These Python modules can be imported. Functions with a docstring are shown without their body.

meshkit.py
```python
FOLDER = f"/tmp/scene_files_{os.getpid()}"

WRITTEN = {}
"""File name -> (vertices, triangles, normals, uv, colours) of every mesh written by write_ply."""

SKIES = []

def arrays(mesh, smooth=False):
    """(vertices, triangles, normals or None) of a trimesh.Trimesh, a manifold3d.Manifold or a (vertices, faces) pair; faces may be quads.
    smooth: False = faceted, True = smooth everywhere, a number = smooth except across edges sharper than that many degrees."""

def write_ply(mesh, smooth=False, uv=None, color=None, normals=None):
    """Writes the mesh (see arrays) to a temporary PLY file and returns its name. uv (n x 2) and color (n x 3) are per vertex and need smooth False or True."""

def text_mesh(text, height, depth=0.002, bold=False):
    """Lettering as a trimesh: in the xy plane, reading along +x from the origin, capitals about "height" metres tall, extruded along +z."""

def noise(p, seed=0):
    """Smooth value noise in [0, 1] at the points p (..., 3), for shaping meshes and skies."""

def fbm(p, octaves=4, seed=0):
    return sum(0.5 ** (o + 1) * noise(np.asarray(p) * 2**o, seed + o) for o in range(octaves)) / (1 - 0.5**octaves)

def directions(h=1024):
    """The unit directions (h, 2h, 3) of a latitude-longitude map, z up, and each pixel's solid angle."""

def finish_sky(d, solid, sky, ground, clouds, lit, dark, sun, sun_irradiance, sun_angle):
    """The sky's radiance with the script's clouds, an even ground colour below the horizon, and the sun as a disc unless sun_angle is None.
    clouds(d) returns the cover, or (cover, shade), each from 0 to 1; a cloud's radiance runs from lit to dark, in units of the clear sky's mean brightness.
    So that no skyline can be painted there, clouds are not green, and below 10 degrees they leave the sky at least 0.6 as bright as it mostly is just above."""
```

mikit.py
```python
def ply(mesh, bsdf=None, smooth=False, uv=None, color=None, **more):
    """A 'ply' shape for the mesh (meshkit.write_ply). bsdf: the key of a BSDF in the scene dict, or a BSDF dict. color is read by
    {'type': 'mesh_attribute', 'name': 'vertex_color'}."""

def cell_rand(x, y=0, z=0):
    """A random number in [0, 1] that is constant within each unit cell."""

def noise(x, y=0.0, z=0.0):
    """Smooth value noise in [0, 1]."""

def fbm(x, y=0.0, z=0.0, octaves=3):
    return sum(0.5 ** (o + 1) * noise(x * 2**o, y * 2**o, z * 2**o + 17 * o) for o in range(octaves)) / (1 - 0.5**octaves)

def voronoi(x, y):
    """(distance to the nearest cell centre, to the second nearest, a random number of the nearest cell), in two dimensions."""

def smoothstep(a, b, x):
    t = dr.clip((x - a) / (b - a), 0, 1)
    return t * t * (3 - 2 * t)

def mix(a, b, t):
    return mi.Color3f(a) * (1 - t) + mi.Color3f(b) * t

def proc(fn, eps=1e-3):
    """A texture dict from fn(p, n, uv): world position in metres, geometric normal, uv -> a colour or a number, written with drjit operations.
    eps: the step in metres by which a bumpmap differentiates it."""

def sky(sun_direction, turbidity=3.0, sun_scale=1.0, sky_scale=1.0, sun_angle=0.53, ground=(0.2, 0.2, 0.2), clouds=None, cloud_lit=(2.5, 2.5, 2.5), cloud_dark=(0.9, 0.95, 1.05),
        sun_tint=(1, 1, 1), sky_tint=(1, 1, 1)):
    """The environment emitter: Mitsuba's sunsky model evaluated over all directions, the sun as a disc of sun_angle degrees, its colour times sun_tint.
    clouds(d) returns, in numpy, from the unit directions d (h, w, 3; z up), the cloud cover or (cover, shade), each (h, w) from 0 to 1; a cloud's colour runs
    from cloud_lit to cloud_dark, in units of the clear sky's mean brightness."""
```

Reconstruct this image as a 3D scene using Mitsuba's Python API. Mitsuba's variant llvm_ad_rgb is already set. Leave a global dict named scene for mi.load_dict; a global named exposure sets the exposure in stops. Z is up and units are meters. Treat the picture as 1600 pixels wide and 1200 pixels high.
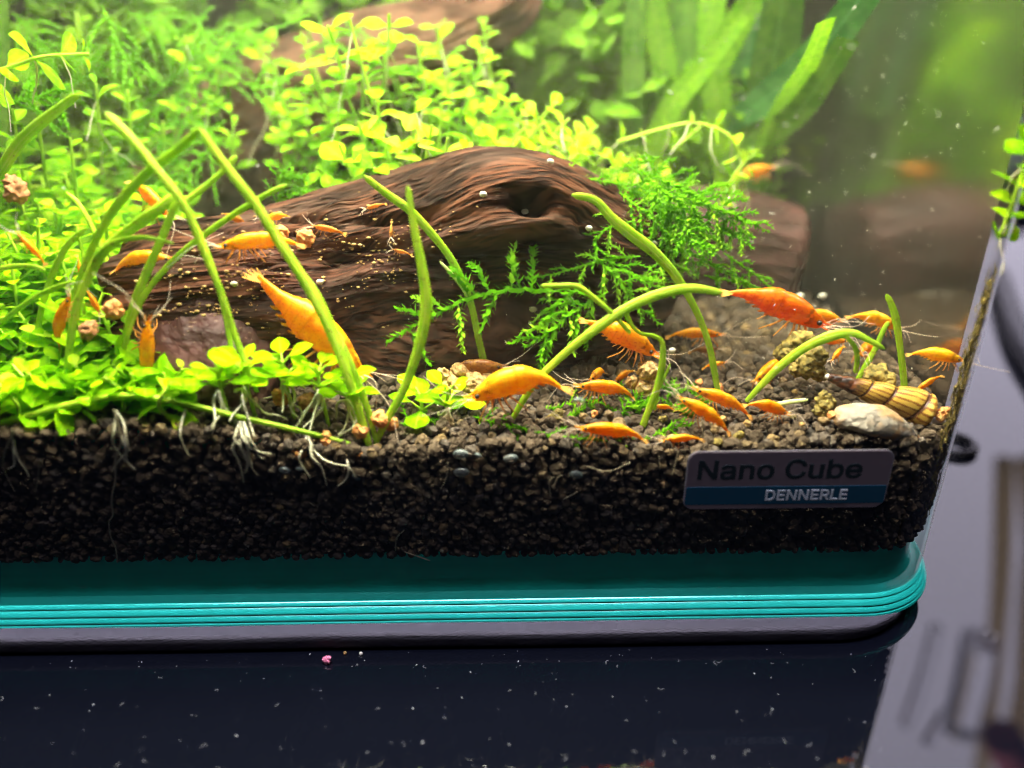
import math, random
import numpy as np, trimesh, drjit as dr, mitsuba as mi
import meshkit, mikit
from mikit import ply, proc, mix, smoothstep
R = random.Random(7)
G = np.random.default_rng(11)
MM = 0.001
T = mi.ScalarTransform4f
V = lambda *a: np.array(a, float)
scene, labels = {}, {}

# ---------------------------------------------------------------- camera, lamps, exposure
CAM, PITCH, YAW, FOV = V(0, -0.130, 0.101), math.radians(24.8), math.radians(1.2), 67.38
FWD = V(math.sin(YAW) * math.cos(PITCH), math.cos(YAW) * math.cos(PITCH), -math.sin(PITCH))
RIGHT = V(math.cos(YAW), -math.sin(YAW), 0)
UP = np.cross(RIGHT, FWD)
exposure = 0.0
scene['camera'] = {'type': 'thinlens', 'fov': FOV, 'fov_axis': 'x', 'aperture_radius': 0.0027, 'focus_distance': 0.165,
                   'near_clip': 0.01, 'far_clip': 20.0,
                   'to_world': T().look_at(origin=CAM.tolist(), target=(CAM + FWD).tolist(), up=[0, 0, 1])}
TOPZ = 0.200                                     # underside of the added lid
LAMP = dict(x0=-0.102, x1=0.052, y0=0.010, y1=0.080, power=(55.0, 52.5, 40.0))
CEIL = dict(c=V(-0.05, -0.105, 1.25), s=(0.42, 0.10), power=(29.0, 28.0, 34.0))
WINDOW = dict(x0=0.16, x1=1.50, y=0.75, z0=0.08, z1=1.65, power=(1.15, 1.07, 1.32))

def quad(x0, x1, y0, y1, z, down=True):
    v = V([x0, y0, z], [x1, y0, z], [x1, y1, z], [x0, y1, z])
    return v, np.array([[0, 3, 2, 1]] if down else [[0, 1, 2, 3]])

# ---------------------------------------------------------------- naming
def num(name):
    k, i = name, 0
    while k in scene or k in labels or k in USED:
        i += 1
        k = f'{name}_{i:03d}'
    return k
USED = set()
COUNT = {}
def fresh(name):
    i = COUNT.get(name, 0)
    COUNT[name] = i + 1
    return name if i == 0 else f'{name}_{i:03d}'

def thing(name, label, cat, group=None):
    k = fresh(name)
    labels[k] = {'label': label, 'category': cat}
    if group: labels[k]['group'] = group
    return k
def part(parent, name, mesh, bsdf, smooth=True, label=None, kind=None, **kw):
    k = fresh(f'{parent}__{name}')
    scene[k] = mesh if isinstance(mesh, dict) else ply(mesh, bsdf, smooth, **kw)
    if label or kind:
        labels[k] = {}
        if label: labels[k]['label'] = label
        if kind: labels[k]['kind'] = kind
    return k
def solo(name, mesh, bsdf, label, cat, group=None, smooth=True, **kw):
    k = thing(name, label, cat, group)
    scene[k] = mesh if isinstance(mesh, dict) else ply(mesh, bsdf, smooth, **kw)
    return k
def setting(name, mesh, bsdf, kind='structure', smooth=False, label=None, **kw):
    k = fresh(name)
    scene[k] = mesh if isinstance(mesh, dict) else ply(mesh, bsdf, smooth, **kw)
    labels[k] = {'kind': kind}
    if label: labels[k]['label'] = label
    return k

# ---------------------------------------------------------------- measuring: where a sight line of the photograph meets a plane
def ray(px, py):
    d = FWD + RIGHT * (px - 800) / 1200 - UP * (py - 600) / 1200
    return d / np.linalg.norm(d)
def at(px, py, Y):
    d = ray(px, py)
    return CAM + d * ((Y - CAM[1]) / d[1])
def onz(px, py, z):
    d = ray(px, py)
    return CAM + d * ((z - CAM[2]) / d[2])
TABLE_Z = -0.0186
def mirrored(px, py, Y):
    p = at(px, py, Y)
    return V(p[0], p[1], 2 * TABLE_Z - p[2])
def mpp(p):
    return float(np.dot(np.asarray(p) - CAM, FWD)) / 1200

# ---------------------------------------------------------------- shapes
def unit(a):
    a = np.asarray(a, float)
    return a / (np.linalg.norm(a, axis=-1, keepdims=True) + 1e-12)
def spline(pts, n):
    p = np.asarray(pts, float)
    if len(p) == 2:
        return p[0] + (p[1] - p[0]) * np.linspace(0, 1, n)[:, None]
    q = np.vstack([2 * p[0] - p[1], p, 2 * p[-1] - p[-2]])
    s = np.concatenate([[0], np.cumsum(np.linalg.norm(np.diff(p, axis=0), axis=1) + 1e-9)])
    out = []
    for u in np.linspace(0, s[-1], n):
        i = min(int(np.searchsorted(s, u, 'right')) - 1, len(p) - 2)
        t = (u - s[i]) / (s[i + 1] - s[i])
        a, b, c, d = q[i:i + 4]
        out.append(0.5 * (2 * b + (c - a) * t + (2 * a - 5 * b + 4 * c - d) * t * t + (3 * b - a - 3 * c + d) * t ** 3))
    return np.array(out)
def frames(p, ref=None):
    t = unit(np.gradient(p, axis=0))
    a = np.zeros_like(t)
    r = V(0, 0, 1) if ref is None else np.asarray(ref, float)
    if abs(np.dot(r, t[0])) > 0.95: r = V(0.3, 1, 0.1)
    for i in range(len(t)):
        r = r - t[i] * np.dot(r, t[i])
        r = r / (np.linalg.norm(r) + 1e-12)
        a[i] = r
    return t, a, np.cross(t, a)
def skin(rings, cap=True):
    """rings (n, k, 3) -> closed-around mesh with end caps."""
    n, k, _ = rings.shape
    v = rings.reshape(-1, 3)
    i, j = np.meshgrid(np.arange(n - 1), np.arange(k), indexing='ij')
    q = np.stack([i * k + j, i * k + (j + 1) % k, (i + 1) * k + (j + 1) % k, (i + 1) * k + j], -1).reshape(-1, 4)
    f = np.vstack([q[:, [0, 1, 2]], q[:, [0, 2, 3]]])
    if cap:
        v = np.vstack([v, rings[0].mean(0), rings[-1].mean(0)])
        a = np.arange(k)
        f = np.vstack([f, np.stack([(a + 1) % k, a, a * 0 + n * k], 1), np.stack([(n - 1) * k + a, (n - 1) * k + (a + 1) % k, a * 0 + n * k + 1], 1)])
    return v, f
def tube(pts, rad, n=None, sides=6, flat=1.0, ref=None):
    n = n or max(4, 3 * len(pts))
    p = spline(pts, n)
    rad = np.interp(np.linspace(0, 1, n), np.linspace(0, 1, len(np.atleast_1d(rad))), np.atleast_1d(rad)) if np.ndim(rad) else np.full(n, rad)
    t, a, b = frames(p, ref)
    ang = np.arange(sides) * 2 * np.pi / sides
    rings = p[:, None] + rad[:, None, None] * (np.cos(ang)[None, :, None] * a[:, None] * flat + np.sin(ang)[None, :, None] * b[:, None])
    return skin(rings)
def join(ms):
    vs, fs, k = [], [], 0
    for v, f in ms:
        f = np.asarray(f)
        if f.shape[1] == 4: f = np.vstack([f[:, [0, 1, 2]], f[:, [0, 2, 3]]])
        vs.append(v); fs.append(f + k); k += len(v)
    return np.vstack(vs), np.vstack(fs)
ICO = {s: trimesh.creation.icosphere(subdivisions=s, radius=1.0) for s in (0, 1, 2, 3)}
def lump(c, r, sub=2, rough=0.25, freq=1.6, seed=0, scale=(1, 1, 1)):
    m = ICO[sub]
    v = np.array(m.vertices)
    n = meshkit.fbm(v * freq + 13.7 * seed, 3, seed) - 0.5
    return np.asarray(c) + v * (1 + 2 * rough * n[:, None]) * r * np.asarray(scale), np.array(m.faces)
def rot(axis, deg):
    return trimesh.transformations.rotation_matrix(math.radians(deg), axis)[:3, :3]
def box(x0, x1, y0, y1, z0, z1):
    m = trimesh.creation.box(bounds=[[x0, y0, z0], [x1, y1, z1]])
    return np.array(m.vertices), np.array(m.faces)

# ---------------------------------------------------------------- materials
def mat(key, d): scene[key] = d; return key
def two(d): return {'type': 'twosided', 'b': d}
def rgb(*c): return {'type': 'rgb', 'value': list(c)}
def pr(c, rough=0.5, **k):
    return {'type': 'principled', 'base_color': c if isinstance(c, dict) else rgb(*c), 'roughness': rough, **k}
def thinleaf(a, b, scale=900, trans=0.9, rough=0.35, vein=None):
    def fn(p, n, uv):
        f = mikit.fbm(p.x * scale, p.y * scale, p.z * scale, 2)
        c = mix(a, b, smoothstep(0.3, 0.7, f))
        if vein is not None:
            w = dr.abs(uv.x - 0.5)
            c = mix(c, mi.Color3f(vein), 0.55 * (1 - smoothstep(0.015, 0.06, w)))
        return c
    return {'type': 'principledthin', 'base_color': proc(fn), 'roughness': rough, 'diff_trans': trans, 'eta': 1.35}
mat('m_leaf_lime', thinleaf((0.31, 0.68, 0.003), (0.43, 0.76, 0.005), vein=(0.6, 0.8, 0.06)))
mat('m_leaf_yellow', thinleaf((0.44, 0.74, 0.012), (0.60, 0.80, 0.05), vein=(0.75, 0.84, 0.15)))
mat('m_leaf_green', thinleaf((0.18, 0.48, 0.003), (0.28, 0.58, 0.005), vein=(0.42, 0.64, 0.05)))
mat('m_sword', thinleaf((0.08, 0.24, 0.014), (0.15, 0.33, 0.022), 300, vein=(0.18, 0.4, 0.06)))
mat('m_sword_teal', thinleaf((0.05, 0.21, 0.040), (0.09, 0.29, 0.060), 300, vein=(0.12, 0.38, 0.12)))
def blade_fn(p, n, uv):
    f = mikit.fbm(p.x * 400, p.y * 400, p.z * 400, 2)
    s = mikit.noise(uv.x * 40, uv.y * 3, 3.0)
    alg = smoothstep(0.72, 0.82, mikit.fbm(p.x * 1300, p.y * 1300, p.z * 1300, 2))
    c = mix(mix((0.33, 0.66, 0.010), (0.47, 0.75, 0.02), smoothstep(0.3, 0.7, f)), (0.60, 0.74, 0.14), 0.75 * smoothstep(0.5, 0.85, s))
    return mix(c, (0.22, 0.26, 0.03), 0.6 * alg)
mat('m_blade', {'type': 'blendbsdf', 'weight': 0.45, 'a': two(pr(proc(blade_fn), 0.38, specular=0.4)), 'b': {'type': 'principledthin', 'base_color': proc(blade_fn), 'roughness': 0.4, 'diff_trans': 1.2, 'eta': 1.35}})
mat('m_blade_pale', two(pr((0.55, 0.66, 0.22), 0.4)))
mat('m_stem', two(pr((0.36, 0.58, 0.03), 0.45)))
mat('m_root', two(pr((0.62, 0.58, 0.40), 0.5)))
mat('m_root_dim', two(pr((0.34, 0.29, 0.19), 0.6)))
mat('m_moss', {'type': 'principledthin', 'base_color': rgb(0.16, 0.47, 0.008), 'roughness': 0.5, 'diff_trans': 0.8, 'eta': 1.3})
mat('m_moss_tip', {'type': 'principledthin', 'base_color': rgb(0.34, 0.66, 0.03), 'roughness': 0.5, 'diff_trans': 0.8, 'eta': 1.3})
def wood_fn(p, n, uv):
    w = mikit.fbm(uv.x * 60, uv.y * 50, 0.5, 3)
    f = 0.5 * mikit.fbm(uv.x * 90 + 3 * w, uv.y * 420 + 5 * w, 1.5, 3) + 0.5 * mikit.fbm(uv.x * 300 + 2 * w, uv.y * 2300 + 12 * w, 2.0, 2)
    b = mikit.fbm(p.x * 60, p.y * 60, p.z * 60, 3)
    c = mix((0.012, 0.005, 0.003), (0.100, 0.038, 0.019), smoothstep(0.34, 0.66, f))
    c = mix(c, (0.050, 0.021, 0.018), smoothstep(0.45, 0.7, b) * 0.6)
    rot = mikit.fbm(uv.x * 38 + 9, uv.y * 120, 4.0, 4)
    c = mix(c, (0.012, 0.007, 0.005), 0.75 * smoothstep(0.52, 0.62, rot))
    return mix(c, (0.15, 0.085, 0.060), 0.28 * smoothstep(0.60, 0.72, mikit.fbm(uv.x * 55, uv.y * 260, 8.0, 3)))
def wood_bump(p, n, uv):
    w = mikit.fbm(uv.x * 60, uv.y * 50, 0.5, 3)
    return 0.8 * mikit.fbm(uv.x * 130 + 3 * w, uv.y * 700 + 5 * w, 1.5, 3) + 0.7 * mikit.fbm(uv.x * 300 + 2 * w, uv.y * 2300 + 12 * w, 2.0, 2)
mat('m_wood', two({'type': 'bumpmap', 'arbitrary': proc(wood_bump, 1.0e-4), 'scale': 0.0013, 'b': pr(proc(wood_fn), 0.8, specular=0.10)}))
def stone_fn(p, n, uv):
    b = mikit.fbm(p.x * 90, p.y * 90, p.z * 200, 4)
    s = mikit.noise(p.x * 1500, p.y * 1500, p.z * 1500)
    return mix(mix((0.036, 0.014, 0.011), (0.078, 0.030, 0.027), smoothstep(0.35, 0.65, b)), (0.20, 0.12, 0.08), 0.5 * smoothstep(0.82, 0.9, s))
mat('m_soil_body', two(pr((0.025, 0.019, 0.014), 0.9)))
def grit(p, n, uv): return mikit.fbm(p.x * 1700, p.y * 1700, p.z * 1700, 3)
mat('m_grain', two({'type': 'bumpmap', 'arbitrary': proc(grit, 8e-5), 'scale': 0.0016,
                    'b': pr({'type': 'mesh_attribute', 'name': 'vertex_color'}, 0.95, specular=0.05)}))
def shrimp(key, a, b, spot, trans=0.55, rough=0.25):
    def fn(p, n, uv):
        f = mikit.fbm(p.x * 600, p.y * 600, p.z * 600, 3)
        g = mikit.noise(p.x * 2600, p.y * 2600, p.z * 2600)
        c = mix(mix(a, b, smoothstep(0.3, 0.7, f)), spot, 0.7 * smoothstep(0.60, 0.82, g))
        seam = (uv.x - 0.42) / 0.085                      # the joints between the plates of the tail, and a dark stomach patch
        seam = dr.abs(seam - dr.floor(seam) - 0.5)
        c = mix(c, mi.Color3f(spot) * 0.75, 0.30 * smoothstep(0.38, 0.49, seam) * smoothstep(0.40, 0.44, uv.x) * (1 - smoothstep(0.86, 0.9, uv.x)))
        st = dr.exp(-dr.square((uv.x - 0.17) / 0.045)) * smoothstep(0.42, 0.6, mikit.noise(p.x * 1100, p.y * 1100, p.z * 1100))
        return mix(c, mi.Color3f(0.28, 0.07, 0.008), 0.7 * st)
    c = proc(fn)
    mat(key, {'type': 'blendbsdf', 'weight': trans, 'a': two(pr(c, rough, specular=0.5, clearcoat=0.3)),
              'b': {'type': 'principledthin', 'base_color': c, 'roughness': 0.35, 'diff_trans': 1.3, 'eta': 1.33}})
shrimp('m_shrimp', (0.93, 0.33, 0.004), (0.96, 0.46, 0.008), (0.80, 0.22, 0.01))
shrimp('m_shrimp_yellow', (0.95, 0.42, 0.004), (0.97, 0.60, 0.012), (0.9, 0.36, 0.02))
shrimp('m_shrimp_red', (0.86, 0.14, 0.004), (0.93, 0.25, 0.006), (0.75, 0.10, 0.01))
shrimp('m_shrimp_pale', (0.62, 0.26, 0.04), (0.75, 0.38, 0.07), (0.5, 0.2, 0.04), trans=0.75)
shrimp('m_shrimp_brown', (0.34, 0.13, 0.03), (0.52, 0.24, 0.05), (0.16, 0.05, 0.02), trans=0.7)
mat('m_eye', two(pr((0.012, 0.006, 0.004), 0.15)))
mat('m_feeler', {'type': 'principledthin', 'base_color': rgb(0.85, 0.72, 0.60), 'roughness': 0.4, 'diff_trans': 1.0, 'eta': 1.33})
mat('m_leg', {'type': 'principledthin', 'base_color': rgb(0.80, 0.40, 0.10), 'roughness': 0.4, 'diff_trans': 1.0, 'eta': 1.33})
def crumb_fn(a, b):
    def fn(p, n, uv): return mix(a, b, smoothstep(0.3, 0.7, mikit.fbm(p.x * 1400, p.y * 1400, p.z * 1400, 3)))
    return fn
mat('m_crumb', two(pr(proc(crumb_fn((0.56, 0.17, 0.035), (0.66, 0.30, 0.10))), 0.8)))
mat('m_crumb_tan', two(pr(proc(crumb_fn((0.24, 0.14, 0.045), (0.50, 0.32, 0.12))), 0.8)))
mat('m_crumb_brown', two(pr(proc(crumb_fn((0.26, 0.10, 0.035), (0.42, 0.20, 0.08))), 0.8)))
mat('m_algae', two(pr(proc(crumb_fn((0.10, 0.08, 0.018), (0.26, 0.19, 0.04))), 0.9)))
mat('m_pale', two(pr((0.62, 0.60, 0.52), 0.6)))
mat('m_dust', two(pr((0.42, 0.43, 0.46), 0.8)))
mat('m_bead', {'type': 'blendbsdf', 'weight': 0.35, 'a': {'type': 'dielectric', 'int_ior': 1.36}, 'b': two(pr((0.45, 0.55, 0.55), 0.12, specular=0.8))})
mat('m_pink', two(pr((0.80, 0.22, 0.36), 0.7)))
mat('m_pane', {'type': 'thindielectric', 'int_ior': 1.5})
def glass_fn(p, n, uv):
    return mix((0.010, 0.66, 0.50), (0.025, 0.76, 0.60), mikit.fbm(p.x * 60, p.y * 60, p.z * 900, 3))
mat('m_glass', two(pr(proc(glass_fn), 0.18, specular=0.6, clearcoat=0.8)))  # bright opaque teal stands in for lamp light carried inside the glass
def film(p, n, uv):
    return smoothstep(0.42, 0.8, mikit.fbm(p.y * 70, p.z * 16, 4.0, 4)) * 0.16 + 0.10
mat('m_side', {'type': 'twosided',
               'in': {'type': 'blendbsdf', 'weight': proc(film), 'a': {'type': 'roughconductor', 'alpha': 0.035, 'specular_reflectance': rgb(0.54, 0.51, 0.49)},
                      'b': pr((0.060, 0.056, 0.048), 0.8)},
               'out': pr((0.03, 0.05, 0.045), 0.08, specular=0.5)})
mat('m_back', two(pr((0.022, 0.028, 0.018), 0.6)))
def foam_bump(p, n, uv): return mikit.noise(p.x * 2200, p.y * 2200, p.z * 2200) + 0.6 * mikit.noise(p.x * 4500, p.y * 4500, p.z * 4500)
mat('m_foam', two({'type': 'bumpmap', 'arbitrary': proc(foam_bump, 6e-5), 'scale': 0.00032, 'b': pr((0.100, 0.094, 0.110), 0.95, specular=0.05)}))
mat('m_table', two({'type': 'plastic', 'int_ior': 2.1, 'diffuse_reflectance': rgb(0.004, 0.005, 0.010)}))
mat('m_black', two(pr((0.015, 0.014, 0.016), 0.4)))
mat('m_white', two(pr((0.72, 0.71, 0.76), 0.5)))
mat('m_clear', {'type': 'roughdielectric', 'int_ior': 1.45, 'alpha': 0.06})
mat('m_curtain', {'type': 'principledthin', 'base_color': rgb(0.92, 0.82, 0.60), 'roughness': 0.7, 'diff_trans': 1.9, 'eta': 1.2})
mat('m_wall', two(pr((0.46, 0.43, 0.50), 0.9)))
mat('m_khaki', two(pr((0.36, 0.30, 0.19), 0.9)))
mat('m_redcloth', two(pr((0.45, 0.09, 0.10), 0.8)))
mat('m_bluegrey', two(pr((0.35, 0.38, 0.50), 0.6)))
# ================================================================ LARGE STRUCTURE
# ---- room: table, wall, window, lamps
setting('table', quad(-0.9, 1.1, -0.7, 0.60, TABLE_Z, False), 'm_table', label='glossy black table top under the aquarium')
setting('wall', quad(-1.6, 2.2, 0, 0, 0), 'm_wall')
scene['wall'] = ply((V([-1.6, 0.8, -0.6], [2.2, 0.8, -0.6], [2.2, 0.8, 1.8], [-1.6, 0.8, 1.8]), np.array([[0, 1, 2, 3]])), 'm_wall')
w = WINDOW
k = thing('window', 'tall pale window behind the right side of the aquarium', 'window')
scene[k + '__pane'] = ply((V([w['x0'], w['y'], w['z0']], [w['x1'], w['y'], w['z0']], [w['x1'], w['y'], w['z1']], [w['x0'], w['y'], w['z1']]), np.array([[0, 1, 2, 3]])),
                          'm_white', emitter={'type': 'area', 'radiance': rgb(*w['power'])})
k = thing('ceiling_lamp', 'flat ceiling lamp above the front of the aquarium', 'lamp')
c, (sx, sy) = CEIL['c'], CEIL['s']
scene[k + '__diffuser'] = ply(quad(c[0] - sx, c[0] + sx, c[1] - sy, c[1] + sy, c[2]), 'm_white', emitter={'type': 'area', 'radiance': rgb(*CEIL['power'])})
part(k, 'housing', box(c[0] - sx - .02, c[0] + sx + .02, c[1] - sy - .02, c[1] + sy + .02, c[2] + .004, c[2] + .03), 'm_white', False)

# ---- aquarium
XE, RC, YB, ZT = 0.0988, 0.0200, 0.150, 0.2025    # right side, corner radius, back, top of the panes
XL = -0.225
def outline(off, n=18, back=False):
    a = np.linspace(-np.pi / 2, 0, n)
    c = V(XE - RC, RC)
    pts = [V(XL, -off)] + [V(x, -off) for x in np.linspace(XL + .02, c[0] - .001, 14)] + [c + (RC + off) * V(math.cos(t), math.sin(t)) for t in a]
    pts += [V(XE + off, y) for y in np.linspace(RC + .01, YB, 6)]
    return np.array(pts)
def sheet(pts, z0, z1):
    n = len(pts)
    v = np.vstack([np.c_[pts, np.full(n, z0)], np.c_[pts, np.full(n, z1)]])
    i = np.arange(n - 1)
    return v, np.stack([i, i + 1, i + 1 + n, i + n], 1)
def sweep(profile, n=18):
    """profile: list of (outset, z) from top to bottom, swept along the front, the corner and the side."""
    rows = [np.c_[outline(o, n), np.full(len(outline(o, n)), z)] for o, z in profile]
    m = len(rows[0])
    v = np.vstack(rows)
    i, j = np.meshgrid(np.arange(len(rows) - 1), np.arange(m - 1), indexing='ij')
    return v, np.stack([i * m + j, (i + 1) * m + j, (i + 1) * m + j + 1, i * m + j + 1], -1).reshape(-1, 4)
tank = thing('aquarium', 'planted glass aquarium with a rounded front corner, full of orange shrimp', 'aquarium')
fp = outline(0.0, 24)
part(tank, 'front_pane', sheet(fp[fp[:, 1] <= RC + 1e-6], -0.0094, ZT), 'm_pane', True)
side = np.array([[XE, RC], [XE, YB]])
part(tank, 'side_pane', (np.vstack([np.c_[side, [0.0, 0.0]], np.c_[side, [ZT, ZT]]]), np.array([[0, 2, 3, 1]])), 'm_side', False)
part(tank, 'side_pane', box(XL - .004, XL - .0005, 0.0, YB + .004, -.014, ZT), 'm_back', False)
part(tank, 'back_pane', box(XL, XE, YB, YB + .004, -.014, ZT), 'm_back', False)
band = [(-.0034, 0.0004), (-.0033, -.0030), (-.0031, -.0060), (-.0028, -.0080), (-.0022, -.0092), (-.0010, -.0096), (.0001, -.0097)]
part(tank, 'floor_edge', sweep(band), 'm_glass', 40, label='teal bottom edge of the glass')
def bead(z0, z1, o, out):
    a = np.linspace(0, np.pi, 9)
    return [(o + out * math.sin(t), (z0 + z1) / 2 + (z0 - z1) / 2 * math.cos(t)) for t in a]
def ledge(z0, z1, o, out):  # bevel tipped upward to catch the lamp, in place of inner glow
    h = z0 - z1
    return [(o - .0004, z0), (o, z0 - .04 * h), (o + out * .55, z0 - .36 * h), (o + out * .88, z0 - .66 * h), (o + out, z0 - .85 * h), (o + out * .96, z1)]
part(tank, 'edge_strip', sweep(ledge(-.0097, -.0105, .0001, .0006)), 'm_glass', True, label='bright turquoise polished glass edge')
part(tank, 'edge_strip', sweep(ledge(-.0107, -.0120, .0006, .0009)), 'm_glass', True, label='bright turquoise polished glass edge')
part(tank, 'edge_strip', sweep(ledge(-.0122, -.0133, .0014, .0006)), 'm_glass', True, label='bright turquoise polished glass edge')
part(tank, 'edge_seam', sweep([(.0015, -.0133), (.0021, -.0138), (.0022, -.0144)]), 'm_glass', 40)
part(tank, 'floor_plate', box(XL, XE - .030, 0.008, YB, -0.0136, -0.0004), 'm_glass', False)
# name sticker on the glass
def front(px, py, off=0.0006):
    return at(px, py, -off)
q = [front(1076, 711), front(1399, 700), front(1386, 787), front(1066, 805)]
u = unit(q[1] - q[0]); up = V(0, 0, 1)
x0, x1 = (q[0][0] + q[3][0]) / 2, XE - RC + 0.002
x1 = (q[1][0] + q[2][0]) / 2
z0, z1 = (q[2][2] + q[3][2]) / 2, (q[0][2] + q[1][2]) / 2
print('sticker', x0, x1, z0, z1, 'corner from', XE - RC)
from shapely.geometry import box as sbox
def onpane(mesh, off):
    """a flat (x, z) lettering or film laid on the outside of the front pane, following its rounded corner."""
    v, f = np.array(mesh.vertices), np.array(mesh.faces)
    x, z, d = v[:, 0], v[:, 1], v[:, 2] + off
    cx = XE - RC
    t = np.maximum(0, x - cx) / RC
    v = np.c_[np.where(x < cx, x, cx + (RC + d) * np.sin(t)), np.where(x < cx, -d, RC - (RC + d) * np.cos(t)), z]
    return v, f
def film_mesh(x0, x1, z0, z1, r, th):
    p = sbox(x0 + r, z0 + r, x1 - r, z1 - r).buffer(r, quad_segs=6)
    m = trimesh.creation.extrude_polygon(p, th, engine='earcut')
    m = trimesh.Trimesh(*trimesh.remesh.subdivide_to_size(m.vertices, m.faces, 0.004), process=True)
    return m
x1 = min(x1, XE - RC + 0.004)
ww, hh = x1 - x0, z1 - z0
mat('m_sticker', two(pr((0.210, 0.165, 0.185), 0.35, specular=0.5)))
mat('m_sticker_rim', two(pr((0.33, 0.31, 0.34), 0.35)))
mat('m_sticker_band', two(pr((0.018, 0.095, 0.160), 0.30, specular=0.5)))
mat('m_print_dark', two(pr((0.022, 0.034, 0.038), 0.4)))
mat('m_print_pale', two(pr((0.74, 0.80, 0.84), 0.4)))
st = part(tank, 'name_sticker', onpane(film_mesh(x0, x1, z0, z1, .0022, .00016), .00008), 'm_sticker_rim', False, label='grey and blue sticker reading Nano Cube DENNERLE')
part(st, 'print_field', onpane(film_mesh(x0 + .00022, x1 - .00022, z0 + .00022, z1 - .00022, .0020, .0001), .00026), 'm_sticker', False)
part(st, 'blue_band', onpane(film_mesh(x0 + .0003, x1 - .0003, z0 + .0013, z0 + hh * .40, .0004, .0001), .00038), 'm_sticker_band', False)
def lettering(txt, h, x, z, width, off, key, bold):
    m = meshkit.text_mesh(txt, h, 0.0001, bold)
    b = m.bounds
    v = np.array(m.vertices)
    v[:, 0] = (v[:, 0] - b[0, 0]) * width / (b[1, 0] - b[0, 0]) + x
    v[:, 1] += z
    part(st, 'lettering', onpane(trimesh.Trimesh(v, m.faces, process=False), off), key, False)
lettering('Nano Cube', .0041, x0 + ww * .055, z0 + hh * .545, ww * .80, .00038, 'm_print_dark', True)
lettering('DENNERLE', .0023, x0 + ww * .40, z0 + hh * .165, ww * .405, .0005, 'm_print_pale', True)

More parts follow.
